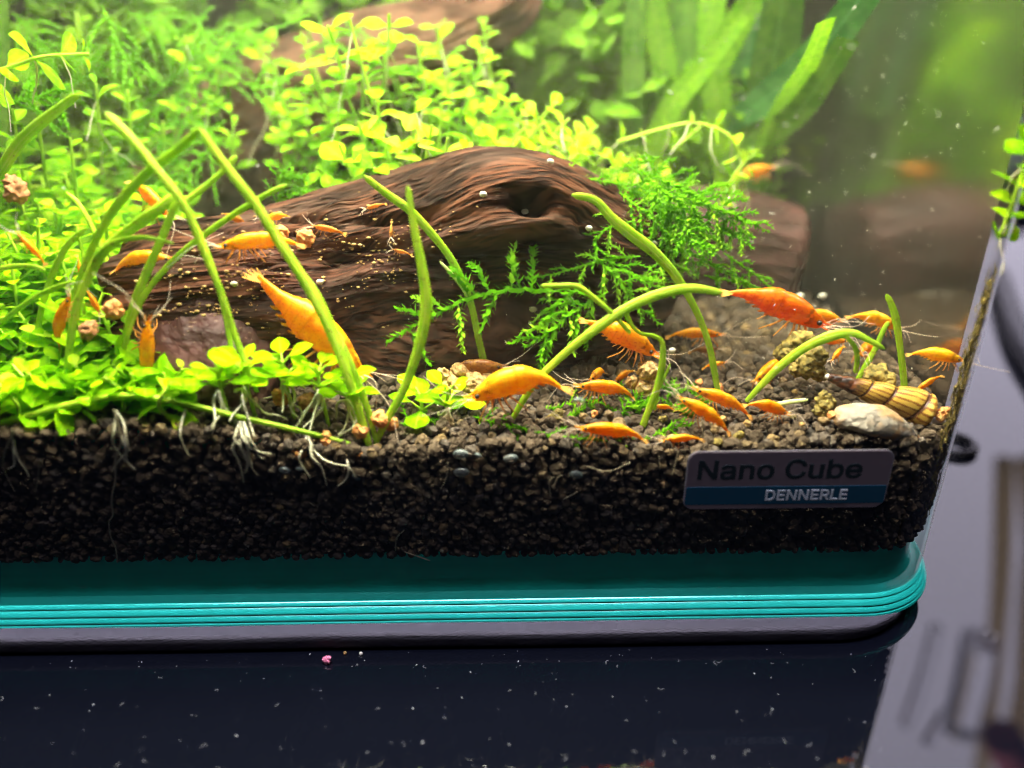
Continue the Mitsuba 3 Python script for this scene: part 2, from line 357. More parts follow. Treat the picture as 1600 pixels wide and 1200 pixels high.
# ---- tank lamp, and an unseen lid added to keep room light out
hood = thing('light_hood', 'black lid with a light panel over the aquarium', 'lid')
part(hood, 'cover', box(XL, XE + .004, 0.004, YB + .006, TOPZ + .004, TOPZ + .016), 'm_black', False)
L = LAMP
scene[hood + '__light_panel'] = ply(quad(L['x0'], L['x1'], L['y0'], L['y1'], TOPZ), 'm_white', emitter={'type': 'area', 'radiance': rgb(*L['power'])})

# ---- foam mat
fo = [(.0018, -.01412), (.0046, -.01416), (.0053, -.0143), (.0056, -.0147), (.0056, -.0158), (.0053, -.0172), (.0048, -.0184)]
def wavy(m, amp):
    v, f = m
    n = meshkit.fbm(v * V(60, 60, 20), 3, 5) - .5
    v = v.copy(); v[:, 2] += n * amp; v[:, 1] += n * amp * .8; v[:, 0] -= .0068
    return v, f
mat_key = solo('foam_mat', wavy(join([sweep([(-.02, -.01412)] + fo, 26)]), .0007), 'm_foam', 'thin dark grey foam mat under the aquarium, its edge sticking out along the glass', 'mat', smooth=50)

# ================================================================ SOIL
def zs(x, y):
    x, y = np.asarray(x, float), np.asarray(y, float)
    left = 1 / (1 + np.exp((x + 0.050) / 0.012))
    z = 0.0272 + 0.0058 * left + 0.0010 * np.sin(x * 95 + 1) * np.cos(y * 60)
    return z - 0.0012 * np.exp(-y / .004)
gx, gy = np.meshgrid(np.linspace(XL, XE - .002, 70), np.linspace(0.0035, YB - .001, 50), indexing='ij')
def inset_x(x, y, m=.0034):
    """largest x inside the rounded corner at depth y"""
    r = RC - m
    return np.where(y < RC, XE - RC + np.sqrt(np.maximum(0, r * r - np.minimum(r, RC - y) ** 2)), XE - m)
gx = np.minimum(gx, inset_x(gx, gy))
v = np.c_[gx.ravel(), gy.ravel(), (zs(gx, gy) - .0016).ravel()]
i, j = np.meshgrid(np.arange(69), np.arange(49), indexing='ij')
top = (v, np.stack([i * 50 + j, (i + 1) * 50 + j, (i + 1) * 50 + j + 1, i * 50 + j + 1], -1).reshape(-1, 4))
fr = sweep([(-.0034, .0262), (-.0034, .0004)], 18)
setting('ground', join([top, fr]), 'm_soil_body', smooth=False, label='dark soil layer of the aquarium')
def soil_z(px, py):
    p = onz(px, py, .0275)
    for _ in range(3): p = onz(px, py, float(zs(p[0], p[1])))
    return p
# grains
def grains(centres, radii, sub, seed):
    """one mesh of lumpy grains, each with its own shape and tone"""
    m = ICO[sub]
    bv, bf = np.array(m.vertices), np.array(m.faces)
    shapes = []
    for s in range(24):
        n = meshkit.fbm(bv * 1.25 + 7.1 * s, 3, s + seed) - .5
        k = V(1, 1, 1) * (0.80 + 0.4 * G.random(3))
        shapes.append(bv * (1 + 0.9 * n[:, None]) * k)
    vs, cs = [], []
    for c, r in zip(centres, radii):
        q = unit(G.normal(size=4))
        M = trimesh.transformations.quaternion_matrix(q)[:3, :3]
        vs.append(c + shapes[G.integers(24)] @ M.T * r)
        t = G.random()
        tone = V(0.090, 0.067, 0.046) * (0.65 + 0.6 * G.random())
        if t < .08: tone = V(0.165, 0.118, 0.066) * (0.8 + .4 * G.random())
        elif t < .24: tone = V(0.100, 0.082, 0.066) * (0.7 + .6 * G.random())
        elif t < .255: tone = V(0.22, 0.15, 0.07)
        cs.append(np.tile(tone, (len(bv), 1)))
    n = len(centres)
    f = (bf[None] + (np.arange(n) * len(bv))[:, None, None]).reshape(-1, 3)
    return (np.vstack(vs), f), np.vstack(cs)
path = outline(-.0021, 30)
seg = np.concatenate([[0], np.cumsum(np.linalg.norm(np.diff(path, axis=0), axis=1))])
def along(s): return np.c_[np.interp(s, seg, path[:, 0]), np.interp(s, seg, path[:, 1])]
C, Rr = [], []
zz = 0.0009
while zz < 0.036:
    d = 0.00165 if zz < .019 else 0.00195
    s = np.arange(0.004 + d * G.random(), seg[-1] - .10, d * 1.03)
    s = s + G.normal(0, .22 * d, len(s))
    p = along(s)
    lim = zs(p[:, 0], p[:, 1])
    z = zz + G.normal(0, .16 * d, len(s))
    ok = z < lim - .0002
    rr = d * (.50 + .20 * G.random(len(s)) ** 2)
    inward = G.random(len(s)) * .0006
    for a, b, c, r_, w_ in zip(p[ok], z[ok], rr[ok], rr[ok], inward[ok]):
        C.append(V(a[0], a[1] + w_, max(b, r_ * .8))); Rr.append(r_)
    zz += d * .84
gm, gc = grains(C, Rr, 2, 3)
print('front grains', len(C))
setting('front_gravel', gm, 'm_grain', kind='stuff', smooth=True, color=gc, label='dark brown soil grains pressed against the front glass')
C, Rr = [], []
y = .0022
while y < YB - .002:
    d = .0020 if y < .035 else .0026
    x = XL + .02
    while x < XE - .003:
        xx, yy = x + G.normal(0, .28 * d), y + G.normal(0, .28 * d)
        r_ = d * (.40 + .34 * G.random() ** 1.5)
        if xx < inset_x(xx, yy, .002) and yy > .0016:
            C.append(V(xx, yy, float(zs(xx, yy)) - .0006 + (G.random() - .4) * .0012)); Rr.append(r_)
        x += d
    y += d * .88
C, Rr = np.array(C), np.array(Rr)
n_, f_ = C[:, 1] < .03, C[:, 1] >= .03
(ga, ca_), (gb, cb_) = grains(C[n_], Rr[n_], 2, 31), grains(C[f_], Rr[f_], 1, 37)
print('top grains', len(C))
setting('gravel', join([ga, gb]), 'm_grain', kind='stuff', smooth=True, color=np.vstack([ca_, cb_]), label='dark brown soil grains on the floor of the aquarium')

# ================================================================ DRIFTWOOD
def log_mesh(spine, rad, nz=420, na=280, seed=0, fibre=.00055, lump_=.0042, features=(), vertical=1.0, deep=1.7):
    p = spline(spine, nz)
    u = np.linspace(0, 1, nz)
    r = np.interp(u, np.linspace(0, 1, len(rad)), rad)
    r = np.convolve(np.pad(r, 12, 'edge'), np.ones(25) / 25, 'valid')
    endl = np.sqrt(np.clip(1 - ((.085 - u) / .085).clip(0, 1) ** 2, 0, 1)) * np.sqrt(np.clip(1 - ((u - .93) / .07).clip(0, 1) ** 2, 0, 1))
    r = r * np.maximum(endl, .02)
    t, a, b = frames(p)                         # a is up, b is sideways
    ang = np.arange(na) * 2 * np.pi / na
    ca, sa = np.cos(ang), np.sin(ang)
    s = np.concatenate([[0], np.cumsum(np.linalg.norm(np.diff(p, axis=0), axis=1))])
    P = np.stack(np.broadcast_arrays(s[:, None] * 16, (ca * 1.3)[None], (sa * 1.3)[None]), -1)
    big = meshkit.fbm(P * 1.4 + seed * 9.1, 4, seed) - .5
    rid = np.abs(meshkit.fbm(np.stack(np.broadcast_arrays(s[:, None] * 22, (ca * 5)[None], (sa * 5)[None]), -1) + big[..., None] * 2.2 + seed, 3, seed + 5) - .5) * 2
    fib = meshkit.fbm(np.stack(np.broadcast_arrays(s[:, None] * 60, (ca * 22)[None], (sa * 22)[None]), -1) + big[..., None] * 9, 3, seed + 8) - .5
    rr = r[:, None] + (big * 2 * lump_ - (1 - rid) ** 4 * lump_ * .22 + fib * 2 * fibre) * np.maximum(endl, .1)[:, None]
    e = np.where(ca > 0, vertical, deep)
    v = p[:, None] + rr[..., None] * (ca[None, :, None] * e[None, :, None] * a[:, None] + sa[None, :, None] * b[:, None])
    for c, rad_, dep, sx in features:           # hollows and bumps: centre, radius, depth along the inward direction
        d = v - c
        w_ = np.exp(-((d[..., 0] / (rad_ * sx)) ** 2 + (d[..., 1] / rad_) ** 2 + (d[..., 2] / rad_) ** 2))
        inward = unit(p[:, None] - v)
        v = v + inward * (w_ * dep)[..., None]
    vv, f = skin(v)
    uv = np.vstack([np.stack(np.broadcast_arrays(s[:, None], (ang * .024)[None]), -1).reshape(-1, 2), [[0, 0], [0, 0]]])
    # the grain runs along the wood: close the seam at its underside
    return (vv, f), uv
log_spine = [at(200, 480, .040), at(300, 475, .034), at(430, 460, .040), at(560, 430, .048), at(690, 405, .053), at(800, 390, .055), at(900, 405, .056), at(985, 420, .060), at(1030, 430, .064)]
log_rad = [.0130, .0175, .0185, .0190, .0205, .0235, .0235, .0195, .0140]
lm, luv = log_mesh(log_spine, log_rad, seed=3)
def surf(v, px, py):
    d = ray(px, py); w_ = v - CAM; s_ = w_ @ d
    off = np.linalg.norm(w_ - s_[:, None] * d, axis=1)
    ok = off < .0012
    return v[ok][np.argmin(s_[ok])] if ok.any() else None
hole = []
for step in ([(800, 300, .0120, -.0075, 1.3), (800, 425, .0040, .0060, 4.0), (600, 400, .0060, .0030, 4.0), (500, 372, .0040, .0020, 4.0), (650, 500, .0050, .0050, 4.0), (830, 480, .0060, .0060, 3.0), (520, 560, .0060, .0050, 3.5), (690, 340, .0040, .0020, 3.0)],
             [(840, 318, .0020, .0120, 1.9), (850, 370, .0018, .0080, 3.6), (850, 348, .0026, -.0010, 4.0), (750, 405, .0030, .0050, 4.0)],
             [(R.uniform(280, 930), R.uniform(330, 540), R.uniform(.0006, .0011), R.uniform(.0015, .0035), R.uniform(7, 14)) for _ in range(26)]):
    for px, py, r_, dep, sx in step:
        c_ = surf(lm[0], px, py)
        if c_ is not None: hole.append((c_, r_, dep, sx))
    lm, luv = log_mesh(log_spine, log_rad, seed=3, features=hole)
def stone_bump(p, n, uv): return mikit.fbm(p.x * 500, p.y * 500, p.z * 500, 4)
mat('m_foot', two({'type': 'bumpmap', 'arbitrary': proc(stone_bump, 1e-4), 'scale': 0.0008, 'b': pr(proc(stone_fn), 0.55, specular=0.3)}))
mat('m_stone', two({'type': 'bumpmap', 'arbitrary': proc(wood_bump, 1.5e-4), 'scale': 0.0007, 'b': pr(proc(stone_fn), 0.5, specular=0.35)}))
solo('driftwood_log', lm, 'm_wood', 'long brown driftwood log with a knot hole lying across the middle of the aquarium', 'driftwood', uv=luv)
# the lighter, smoother foot of the log at the front left
lm2, luv2 = log_mesh([at(305, 455, .042), at(322, 510, .0325), at(338, 585, .0225), at(342, 668, .0115)], [.0140, .0172, .0142, .0070], 160, 120, seed=6, fibre=.0002, lump_=.0016, deep=1.0)
k = part('driftwood_log', 'foot', lm2, 'm_foot', True, uv=luv2, label='smooth purplish brown foot of the log')
# hinder pieces of wood
lb, ub = log_mesh([at(250, 420, .125), at(340, 300, .122), at(430, 200, .118), at(560, 120, .116), at(700, 60, .116), at(840, -30, .116)], [.024, .024, .021, .016, .0115, .009], 200, 140, seed=12, fibre=.0006, lump_=.004, deep=1.0)
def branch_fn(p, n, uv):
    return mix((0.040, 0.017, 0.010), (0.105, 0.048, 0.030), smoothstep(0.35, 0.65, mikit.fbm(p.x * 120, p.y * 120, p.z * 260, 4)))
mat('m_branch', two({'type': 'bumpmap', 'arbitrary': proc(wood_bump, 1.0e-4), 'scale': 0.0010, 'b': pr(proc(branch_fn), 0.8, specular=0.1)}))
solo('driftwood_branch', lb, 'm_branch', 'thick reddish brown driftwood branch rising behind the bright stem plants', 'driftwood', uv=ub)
lb, ub = log_mesh([V(.020, .112, .034), V(.042, .108, .037), V(.066, .104, .039), V(.094, .098, .036)], [.012, .018, .0190, .0165], 160, 120, seed=21, fibre=.0004, lump_=.003, deep=1.2)
solo('driftwood_stump', lb, 'm_stone', 'dark purplish driftwood stump half hidden behind the moss on the right', 'driftwood', uv=ub)
LOGV = lm[0]
def logtop(px, py, lift=0.0006):
    """the point of the log's surface nearest to the eye on the sight line through a pixel, or None"""
    d = ray(px, py)
    w_ = LOGV - CAM
    s = w_ @ d
    off = np.linalg.norm(w_ - s[:, None] * d, axis=1)
    ok = off < .0008
    if not ok.any(): return None
    return CAM + d * (s[ok].min() - lift)
# ================================================================ PLANTS
def leaf_shape(wid, tipw, fold, curl, petiole=.12, n=7):
    """a leaf of length 1 along x, its upper side towards z, folded along the midrib."""
    u = np.linspace(0, 1, n)
    w = np.sin(np.pi * np.clip((u - petiole) / (1 - petiole), 0, 1) ** tipw) ** .62 * wid / 2
    w[u <= petiole + .02] = .035
    w[-1] = .02
    s = V(-1, -.5, 0, .5, 1)
    x = np.repeat(u, 5); y = np.outer(w, s).ravel()
    z = np.outer(w, np.abs(s) * fold).ravel() - curl * np.repeat((u - .25).clip(0) ** 2, 5)
    v = np.c_[x, y, z]
    i, j = np.meshgrid(np.arange(n - 1), np.arange(4), indexing='ij')
    f = np.stack([i * 5 + j, (i + 1) * 5 + j, (i + 1) * 5 + j + 1, i * 5 + j + 1], -1).reshape(-1, 4)
    uv = np.c_[np.tile((s + 1) / 2, n), np.repeat(u, 5)]
    return (v, f), uv
LEAF_GEO = [leaf_shape(.66, .85, .22, .25), leaf_shape(.78, .95, .10, .12), leaf_shape(.60, .80, .35, .40), leaf_shape(.74, 1.05, -.15, .30), leaf_shape(.84, .95, .05, -.12), leaf_shape(.56, 1.0, .3, .1)]
LEAF = {}
def leaf(i, key):
    if (i, key) not in LEAF:
        m, uv = LEAF_GEO[i]
        LEAF[i, key] = ply(m, key, True, uv=uv)
    return LEAF[i, key]
def place(p, d, n, s):
    d = unit(d); n = n - d * np.dot(n, d); n = unit(n)
    M = np.eye(4); M[:3, 0] = d * s; M[:3, 1] = np.cross(n, d) * s; M[:3, 2] = n * s; M[:3, 3] = p
    return M
def root_pts(p, length, sway=.25, down=V(0, 0, -1), n=5):
    out = [np.asarray(p, float)]
    d = unit(down + G.normal(0, sway, 3))
    for _ in range(n):
        out.append(out[-1] + d * length / n)
        d = unit(d + G.normal(0, sway, 3) + V(0, 0, -.1))
    return out
LEAVES = 0
SC = 1.0
def sprig(key, spine, size, keys, gap=.0042, stem=.00045, lean=.45, first=.1, taper=.55, roots=0, rootlen=.010, whole=True, up=None, stemkey='m_stem', skip=0.0, facing=None):
    """stem with opposite pairs of leaves, every pair turned by a quarter; the leaves face the stem's tip."""
    global LEAVES
    p = spline(spine, 24)
    L = np.concatenate([[0], np.cumsum(np.linalg.norm(np.diff(p, axis=0), axis=1))])
    part(key, 'stem', tube(spine, [stem, stem * .75], 14, 6), stemkey)
    t, a, b = frames(p)
    s, turn, got = L[-1] * first, R.random() * 3, 0
    while s <= L[-1] + 1e-9:
        f = s / L[-1]
        q, tt, aa, bb = (V(*[np.interp(s, L, arr[:, c]) for c in range(3)]) for arr in (p, t, a, b))
        sz = SC * size * (1 - taper * max(0, (f - .55) / .45) ** 1.5) * R.uniform(.70, 1.18)
        for sign in (1, -1):
            if R.random() < skip: continue
            d0 = (aa * math.cos(turn) + bb * math.sin(turn)) * sign
            d = unit(d0 + tt * (lean + .5 * max(0, f - .7)) + G.normal(0, .16, 3))
            if q[1] + d[1] * sz < .0012: d = unit(V(d[0], max(-.2 * abs(d[0]), (.0012 - q[1]) / sz), d[2]))
            n = unit(tt - d0 * .4 + V(0, 0, .55) + G.normal(0, .12, 3))
            if facing is not None: n = unit(np.asarray(facing) + G.normal(0, .3, 3))
            part(key, 'leaf', {**leaf(R.randrange(6), R.choice(keys)), 'to_world': T(place(q + d * stem * .6, d, n, sz))}, None)
            LEAVES += 1
        for _ in range(roots if f < .9 else 0):
            part(key, 'root', tube(root_pts(q, rootlen * R.uniform(.6, 1.2)), [.00024, .00012], 10, 4), 'm_root')
        turn += math.pi / 2 + R.uniform(-.25, .25)
        s += gap * (1 - .45 * max(0, (f - .5) / .5)) * R.uniform(.85, 1.15)
    return key
def leaf_mass(pts, size, sizes=(.8, 1.2), up=1.0):
    vs, fs, us, k = [], [], [], 0
    for p in pts:
        (v, f), uv = LEAF_GEO[R.randrange(6)]
        f = np.vstack([f[:, [0, 1, 2]], f[:, [0, 2, 3]]])
        d = unit(G.normal(size=3) * V(1, 1, .45)); n = unit(V(0, 0, up) + G.normal(0, .45, 3))
        M = place(p, d, n, size * R.uniform(*sizes))
        vs.append(v @ M[:3, :3].T + M[:3, 3]); fs.append(f + k); us.append(uv); k += len(v)
    return (np.vstack(vs), np.vstack(fs)), np.vstack(us)

LIME = ['m_leaf_lime', 'm_leaf_lime', 'm_leaf_lime', 'm_leaf_green', 'm_leaf_green', 'm_leaf_yellow', 'm_leaf_mid_dim']
GREEN = ['m_leaf_green', 'm_leaf_lime', 'm_leaf_green', 'm_leaf_mid_dim']
mat('m_leaf_mid_dim', thinleaf((0.10, 0.30, 0.006), (0.20, 0.42, 0.008), vein=(0.28, 0.48, 0.04)))  # mid leaf tone; on the back foliage its darkness stands in for shade
BRIGHT = ['m_leaf_yellow', 'm_leaf_lime', 'm_leaf_yellow']
CARPET = 'stem plants of the left carpet'
def carpet_top(Y):
    return float(np.interp(Y, [.005, .012, .02, .035, .055, .085], [612, 580, 500, 400, 322, 238]))
# dense left carpet, from the glass to the back
spots = []
for Y, n, lo, hi in ((.0065, 6, -20, 300), (.011, 8, -30, 320), (.017, 10, -30, 250), (.021, 10, -30, 215), (.026, 11, -40, 200), (.032, 10, -40, 180), (.042, 10, -40, 175), (.054, 10, -40, 180), (.068, 9, -40, 240), (.082, 8, -40, 280)):
    for i in range(n):
        spots.append((lo + (hi - lo) * (i + .2 + .6 * R.random()) / n, Y + R.uniform(-.003, .003)))
for px, top, Y in ((165, 330, .040), (195, 350, .038), (225, 300, .052), (150, 400, .030), (185, 440, .026), (215, 470, .0235), (120, 350, .034), (90, 390, .030), (60, 340, .036), (245, 300, .056), (265, 280, .060), (170, 500, .021), (205, 530, .0195), (240, 560, .0165), (20, 420, .026), (130, 470, .022)):
    tip = at(px, top, Y)
    base = tip + V(R.uniform(-.004, .004), R.uniform(0, .003), -min(.026, max(.010, tip[2] - .029)))
    k = thing('carpet_plant', 'bright lime stem plant', 'plant', CARPET)
    sprig(k, [base, (base + tip) / 2 + V(R.uniform(-.002, .002), -.001, .001), tip], .0056 * R.uniform(.8, 1.15), LIME, gap=.0040, lean=.3, first=.2, taper=.3, roots=1 if R.random() < .35 else 0, rootlen=.010)
for px, Y in spots:
    py = carpet_top(Y) + R.uniform(-25, 45)
    tip = at(px, py, Y)
    base = V(tip[0] + R.uniform(-.006, .006), Y + R.uniform(.000, .006), float(zs(tip[0], Y)) - .001)
    if tip[2] < base[2] + .008: tip = V(tip[0], tip[1], base[2] + .010)
    h = tip[2] - base[2]
    if h > .035: base = base + V(0, 0, h - .032)
    k = thing('carpet_plant', 'bright lime stem plant with small oval leaves, one of the dense carpet filling the left side', 'plant', CARPET)
    mid = (base + tip) / 2 + V(R.uniform(-.003, .003), R.uniform(-.003, .001), .001)
    sprig(k, [base, mid, tip], .0070 * R.uniform(.7, 1.15) * (.74 if Y < .016 else 1), LIME, gap=.0038 * (.8 if Y < .016 else 1), lean=.20, first=.22, taper=.35)
und = []
while len(und) < 1300:
    px, Y = R.uniform(-45, 290), R.uniform(.006, .088)
    if Y > .022 and px > 180 and Y < .066: continue
    top = at(px, carpet_top(Y) + 30, Y)
    z = R.uniform(float(zs(top[0], Y)) + .002, max(float(zs(top[0], Y)) + .008, top[2]))
    und.append(V(top[0], Y, z))
m, uv = leaf_mass(und, .0066)
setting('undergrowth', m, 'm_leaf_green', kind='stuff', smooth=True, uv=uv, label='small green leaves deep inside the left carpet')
print('carpet leaves', LEAVES)

# stem plants behind and on the log
MID = 'stem plants in the middle behind the log'
def mid_plant(px, py, Y, size=.0085, keys=LIME, drop=.022, dx=0, label=None, roots=0, rootlen=.014, gap=.0052, group=MID, cat='plant', first=.3, droop=0.0):
    tip = at(px, py, Y)
    base = tip + V(dx, R.uniform(.002, .010), -drop)
    mid = (tip + base) / 2 + V(-dx * .2, 0, .003 + droop)
    k = thing('stem_plant', label or 'lime green stem plant with paired oval leaves, one of the thicket behind the log', cat, None if label else group)
    sprig(k, [base, mid, tip], size, keys, gap=gap, lean=.25, first=first, taper=.35, roots=roots, rootlen=rootlen)
    return k
mid_plant(545, 25, .072, .0082, GREEN + ['m_leaf_lime'], .020, .004, 'tall stem plant with pale hanging roots at the top centre', roots=1, rootlen=.030)
mid_plant(608, 22, .076, .0078, LIME, .018, -.004, 'tall stem plant right of the topmost centre one', roots=1, rootlen=.024)
mid_plant(512, 40, .070, .0078, LIME, .018, .002)
mid_plant(652, 62, .082, .0065, GREEN, .026, .003, 'slender stem plant with one long pale root, right of the tall ones', roots=1, rootlen=.026)
mid_plant(478, 85, .074, .0080, LIME, .024, .006)
mid_plant(505, 165, .070, .0088, GREEN, .026, .008)
mid_plant(440, 150, .080, .0062, GREEN, .020, .004)
mid_plant(455, 205, .074, .0074, GREEN, .020, .006)
mid_plant(530, 225, .058, .0102, ['m_leaf_lime', 'm_leaf_green'], .022, .005, 'large leaved stem plant above the log, left of centre', gap=.0065)
mid_plant(495, 262, .062, .0078, GREEN, .014, .005)
mid_plant(560, 190, .066, .0086, LIME, .022, .003)
mid_plant(590, 150, .070, .0082, LIME, .022, -.002)
mid_plant(600, 215, .062, .0086, LIME, .020, .003)
mid_plant(625, 255, .058, .0078, LIME, .014, .004)
mid_plant(585, 262, .056, .0076, GREEN, .012, .003)
mid_plant(650, 160, .062, .0074, BRIGHT, .016, -.003, 'brightest yellow stem plant above the middle of the log, white root tuft beneath', roots=2, rootlen=.013)
mid_plant(675, 195, .058, .0072, BRIGHT, .013, -.003, roots=1)
mid_plant(700, 215, .056, .0074, BRIGHT, .012, -.002, 'yellow stem plant with white roots dangling over the log, left of its hump', roots=1, rootlen=.020)
mid_plant(735, 235, .056, .0068, BRIGHT, .010, -.003)
for px, py, Y, kk in ((718, 95, .088, GREEN), (752, 75, .092, GREEN), (770, 128, .086, LIME), (730, 150, .080, LIME), (700, 120, .080, GREEN), (745, 190, .076, LIME), (790, 160, .084, LIME), (775, 215, .072, BRIGHT), (690, 160, .074, LIME), (420, 60, .096, GREEN), (755, 35, .10, GREEN),
                      (565, 90, .084, LIME), (535, 120, .082, GREEN), (615, 110, .086, GREEN), (480, 130, .082, LIME), (640, 225, .068, LIME), (560, 260, .066, LIME), (520, 295, .056, GREEN), (460, 245, .078, GREEN), (610, 290, .058, LIME), (670, 255, .064, LIME), (545, 155, .076, LIME), (580, 225, .072, GREEN), (500, 215, .076, LIME), (470, 50, .088, GREEN), (590, 60, .084, LIME), (680, 40, .094, GREEN), (720, 170, .078, LIME), (660, 110, .082, LIME), (430, 100, .090, GREEN), (445, 180, .080, LIME), (545, 280, .056, LIME), (765, 180, .080, LIME), (735, 130, .088, LIME)):
    mid_plant(px, py, Y, R.uniform(.0060, .0082), kk, .020, R.uniform(-.008, .008), roots=1 if R.random() < .4 else 0, rootlen=R.uniform(.012, .022))
RIGHT_ROW = 'stem plants along the top of the log on the right'
for px, py, Y, kk in ((808, 148, .082, LIME), (832, 165, .080, BRIGHT), (852, 190, .076, BRIGHT), (872, 158, .084, LIME), (890, 185, .078, BRIGHT), (912, 205, .076, BRIGHT), (930, 222, .074, BRIGHT), (868, 222, .070, LIME), (955, 235, .074, BRIGHT),
                      (990, 240, .078, LIME), (820, 200, .074, LIME), (845, 230, .068, LIME), (905, 238, .070, LIME), (935, 195, .086, LIME), (800, 225, .070, LIME), (975, 262, .072, BRIGHT), (1010, 258, .074, BRIGHT), (1045, 268, .076, BRIGHT)):
    tip = at(px, py, Y)
    k = thing('creeping_plant', 'glowing yellow green stem plant on the top edge of the log, right of its hump, white roots hanging down', 'plant', RIGHT_ROW)
    sprig(k, [tip + V(-.008, .004, -.010), tip + V(-.003, .001, -.003), tip], R.uniform(.0056, .0072), kk, gap=.0042, lean=.3, first=.2, taper=.3, roots=1 if R.random() < .6 else 0, rootlen=.013)
k = thing('creeping_plant', 'long arching runner with small leaves and white roots reaching right over the moss', 'plant')
sprig(k, [at(965, 222, .082), at(1020, 205, .080), at(1085, 192, .078), at(1140, 212, .076), at(1160, 262, .074), at(1140, 310, .073)], .0052, BRIGHT + ['m_leaf_lime'], gap=.0058, lean=.3, first=.02, taper=.2, roots=1, rootlen=.012)
k = thing('creeping_plant', 'small leafy tip hanging at the far right end of the arching runner', 'plant')
sprig(k, [at(1125, 320, .074), at(1150, 270, .073), at(1178, 240, .073)], .0060, LIME, gap=.0045, first=.2, roots=1, rootlen=.009)
k = thing('creeping_plant', 'leafy shoot between the log hump and the arching runner, pointing up at the right', 'plant')
sprig(k, [at(1050, 235, .085), at(1080, 210, .084), at(1105, 188, .084)], .0056, LIME, gap=.0045, first=.1)
for px, py, Y in ((1290, 215, .128), (1345, 120, .140), (1065, 95, .138), (985, 110, .14), (940, 128, .135), (1070, 60, .14)):
    tip = at(px, py, Y)
    if tip[0] > XE - .006: tip[0] = XE - .006
    k = thing('stem_plant', 'blurred pale green stem plant far back on the right', 'plant', 'blurred stem plants far back on the right')
    sprig(k, [tip + V(0, 0, -.026), tip + V(.001, 0, -.012), tip], .0072, LIME, gap=.0050, first=.2)
# sprig against the rounded corner
k = thing('corner_plant', 'lime stem plant with pale roots pressed into the glass corner at the right edge', 'plant')
sprig(k, [V(.0940, .0100, .0655), V(.0946, .0098, .0720), V(.0950, .0098, .0790), V(.0956, .0100, .0830)], .0058, ['m_leaf_lime', 'm_leaf_green'], gap=.0030, first=.02, lean=.5, taper=.1, roots=1, rootlen=.008, facing=(.1, -.8, .6))
# row of plants at the upper left
k = thing('runner_plant', 'horizontal runner with round leaves and white roots at the upper left', 'plant')
sprig(k, [at(-40, 122, .050), at(30, 100, .050), at(70, 88, .050), at(140, 84, .051)], .0078, ['m_leaf_lime', 'm_leaf_green'], gap=.0066, first=.05, lean=.3, roots=1, rootlen=.012)
for i, (px, py, Y) in enumerate(((290, 55, .092), (340, 85, .090), (300, 125, .088), (270, 150, .086), (325, 150, .088), (120, 20, .11), (365, 190, .086), (60, 190, .062), (150, 130, .070), (200, 140, .075), (20, 170, .060), (110, 215, .060), (345, 60, .095), (255, 190, .080))):
    tip = at(px, py, Y)
    k = thing('stem_plant', 'pale stem plant among the dark moss at the upper left', 'plant', 'stem plants among the upper left moss')
    sprig(k, [tip + V(-.004, .004, -.016), tip + V(-.002, .002, -.008), tip], .0066, GREEN if i < 7 else ['m_leaf_green', 'm_leaf_mid_dim'], gap=.0052, first=.2, roots=1 if i % 4 == 0 else 0, rootlen=.012)
# front runner with rosettes
k = thing('front_runner', 'long green runner lying along the soil line at the left, rooting into it', 'plant')
runner = [at(-20, 668, .0035), at(60, 645, .0035), at(170, 620, .0035), at(250, 622, .0035), at(380, 652, .0035), at(480, 675, .0035), at(552, 694, .0040)]
part(k, 'stem', tube(runner, [.00075, .00075, .0006, .0005], 40, 8), 'm_blade')
def rosette(key, c, n, size, keys, tilt=.35, spread=1.0):
    for i in range(n):
        a = 2 * math.pi * (i + R.uniform(-.2, .2)) / n
        d = unit(V(math.cos(a) * spread, math.sin(a) * .7, tilt + R.uniform(-.15, .3)))
        if c[1] + d[1] * size * 1.5 < .001: d = unit(V(d[0], abs(d[1]) * .3, d[2]))
        part(key, 'petiole', tube([c, c + d * size * .45 + V(0, 0, .0004)], [.0003, .0002], 4, 5), 'm_stem')
        part(key, 'leaf', {**leaf(R.randrange(6), R.choice(keys)), 'to_world': T(place(c + d * size * .4 + V(0, 0, .0003), unit(d + V(0, 0, -.25)), V(0, -.35, 1), size * R.uniform(.75, 1.1)))}, None)
for c, r_ in ((at(378, 650, .0040), 7), (at(480, 672, .0040), 3), (at(545, 690, .0040), 1), (at(182, 640, .0030), 3), (at(20, 668, .0030), 2), (at(290, 640, .0040), 1)):
    for _ in range(r_):
        rp = np.array(root_pts(c, R.uniform(.008, .015), .35))
        rp[:, 1] = np.linspace(c[1], .0005, len(rp)) if len(rp) < 3 else np.concatenate([np.linspace(c[1], .0005, 3), np.full(len(rp) - 3, .0005)])
        part(k, 'root', tube(rp, [.00034, .00030, .00014], 14, 5), 'm_root')
ROS = [((385, 600, .0080), 7, .0062, 'small rosette of green leaves at the foot of the log, right of its purplish foot'), ((445, 590, .0100), 6, .0060, 'leafy rosette below the big diving shrimp'),
       ((500, 605, .0100), 6, .0060, 'rosette of narrow leaves left of the tall blades, trailing pale roots'), ((545, 620, .0100), 5, .0055, 'small rosette directly behind the foot of the tall blades'),
       ((345, 605, .0060), 5, .0056, 'small green rosette overlapping the purplish foot of the log'), ((660, 640, .0140), 4, .0066, 'low clump of rounded leaves on the soil right of the tall blades'), ((700, 632, .0140), 5, .0054, 'low leafy clump left of the yellow shrimp')]
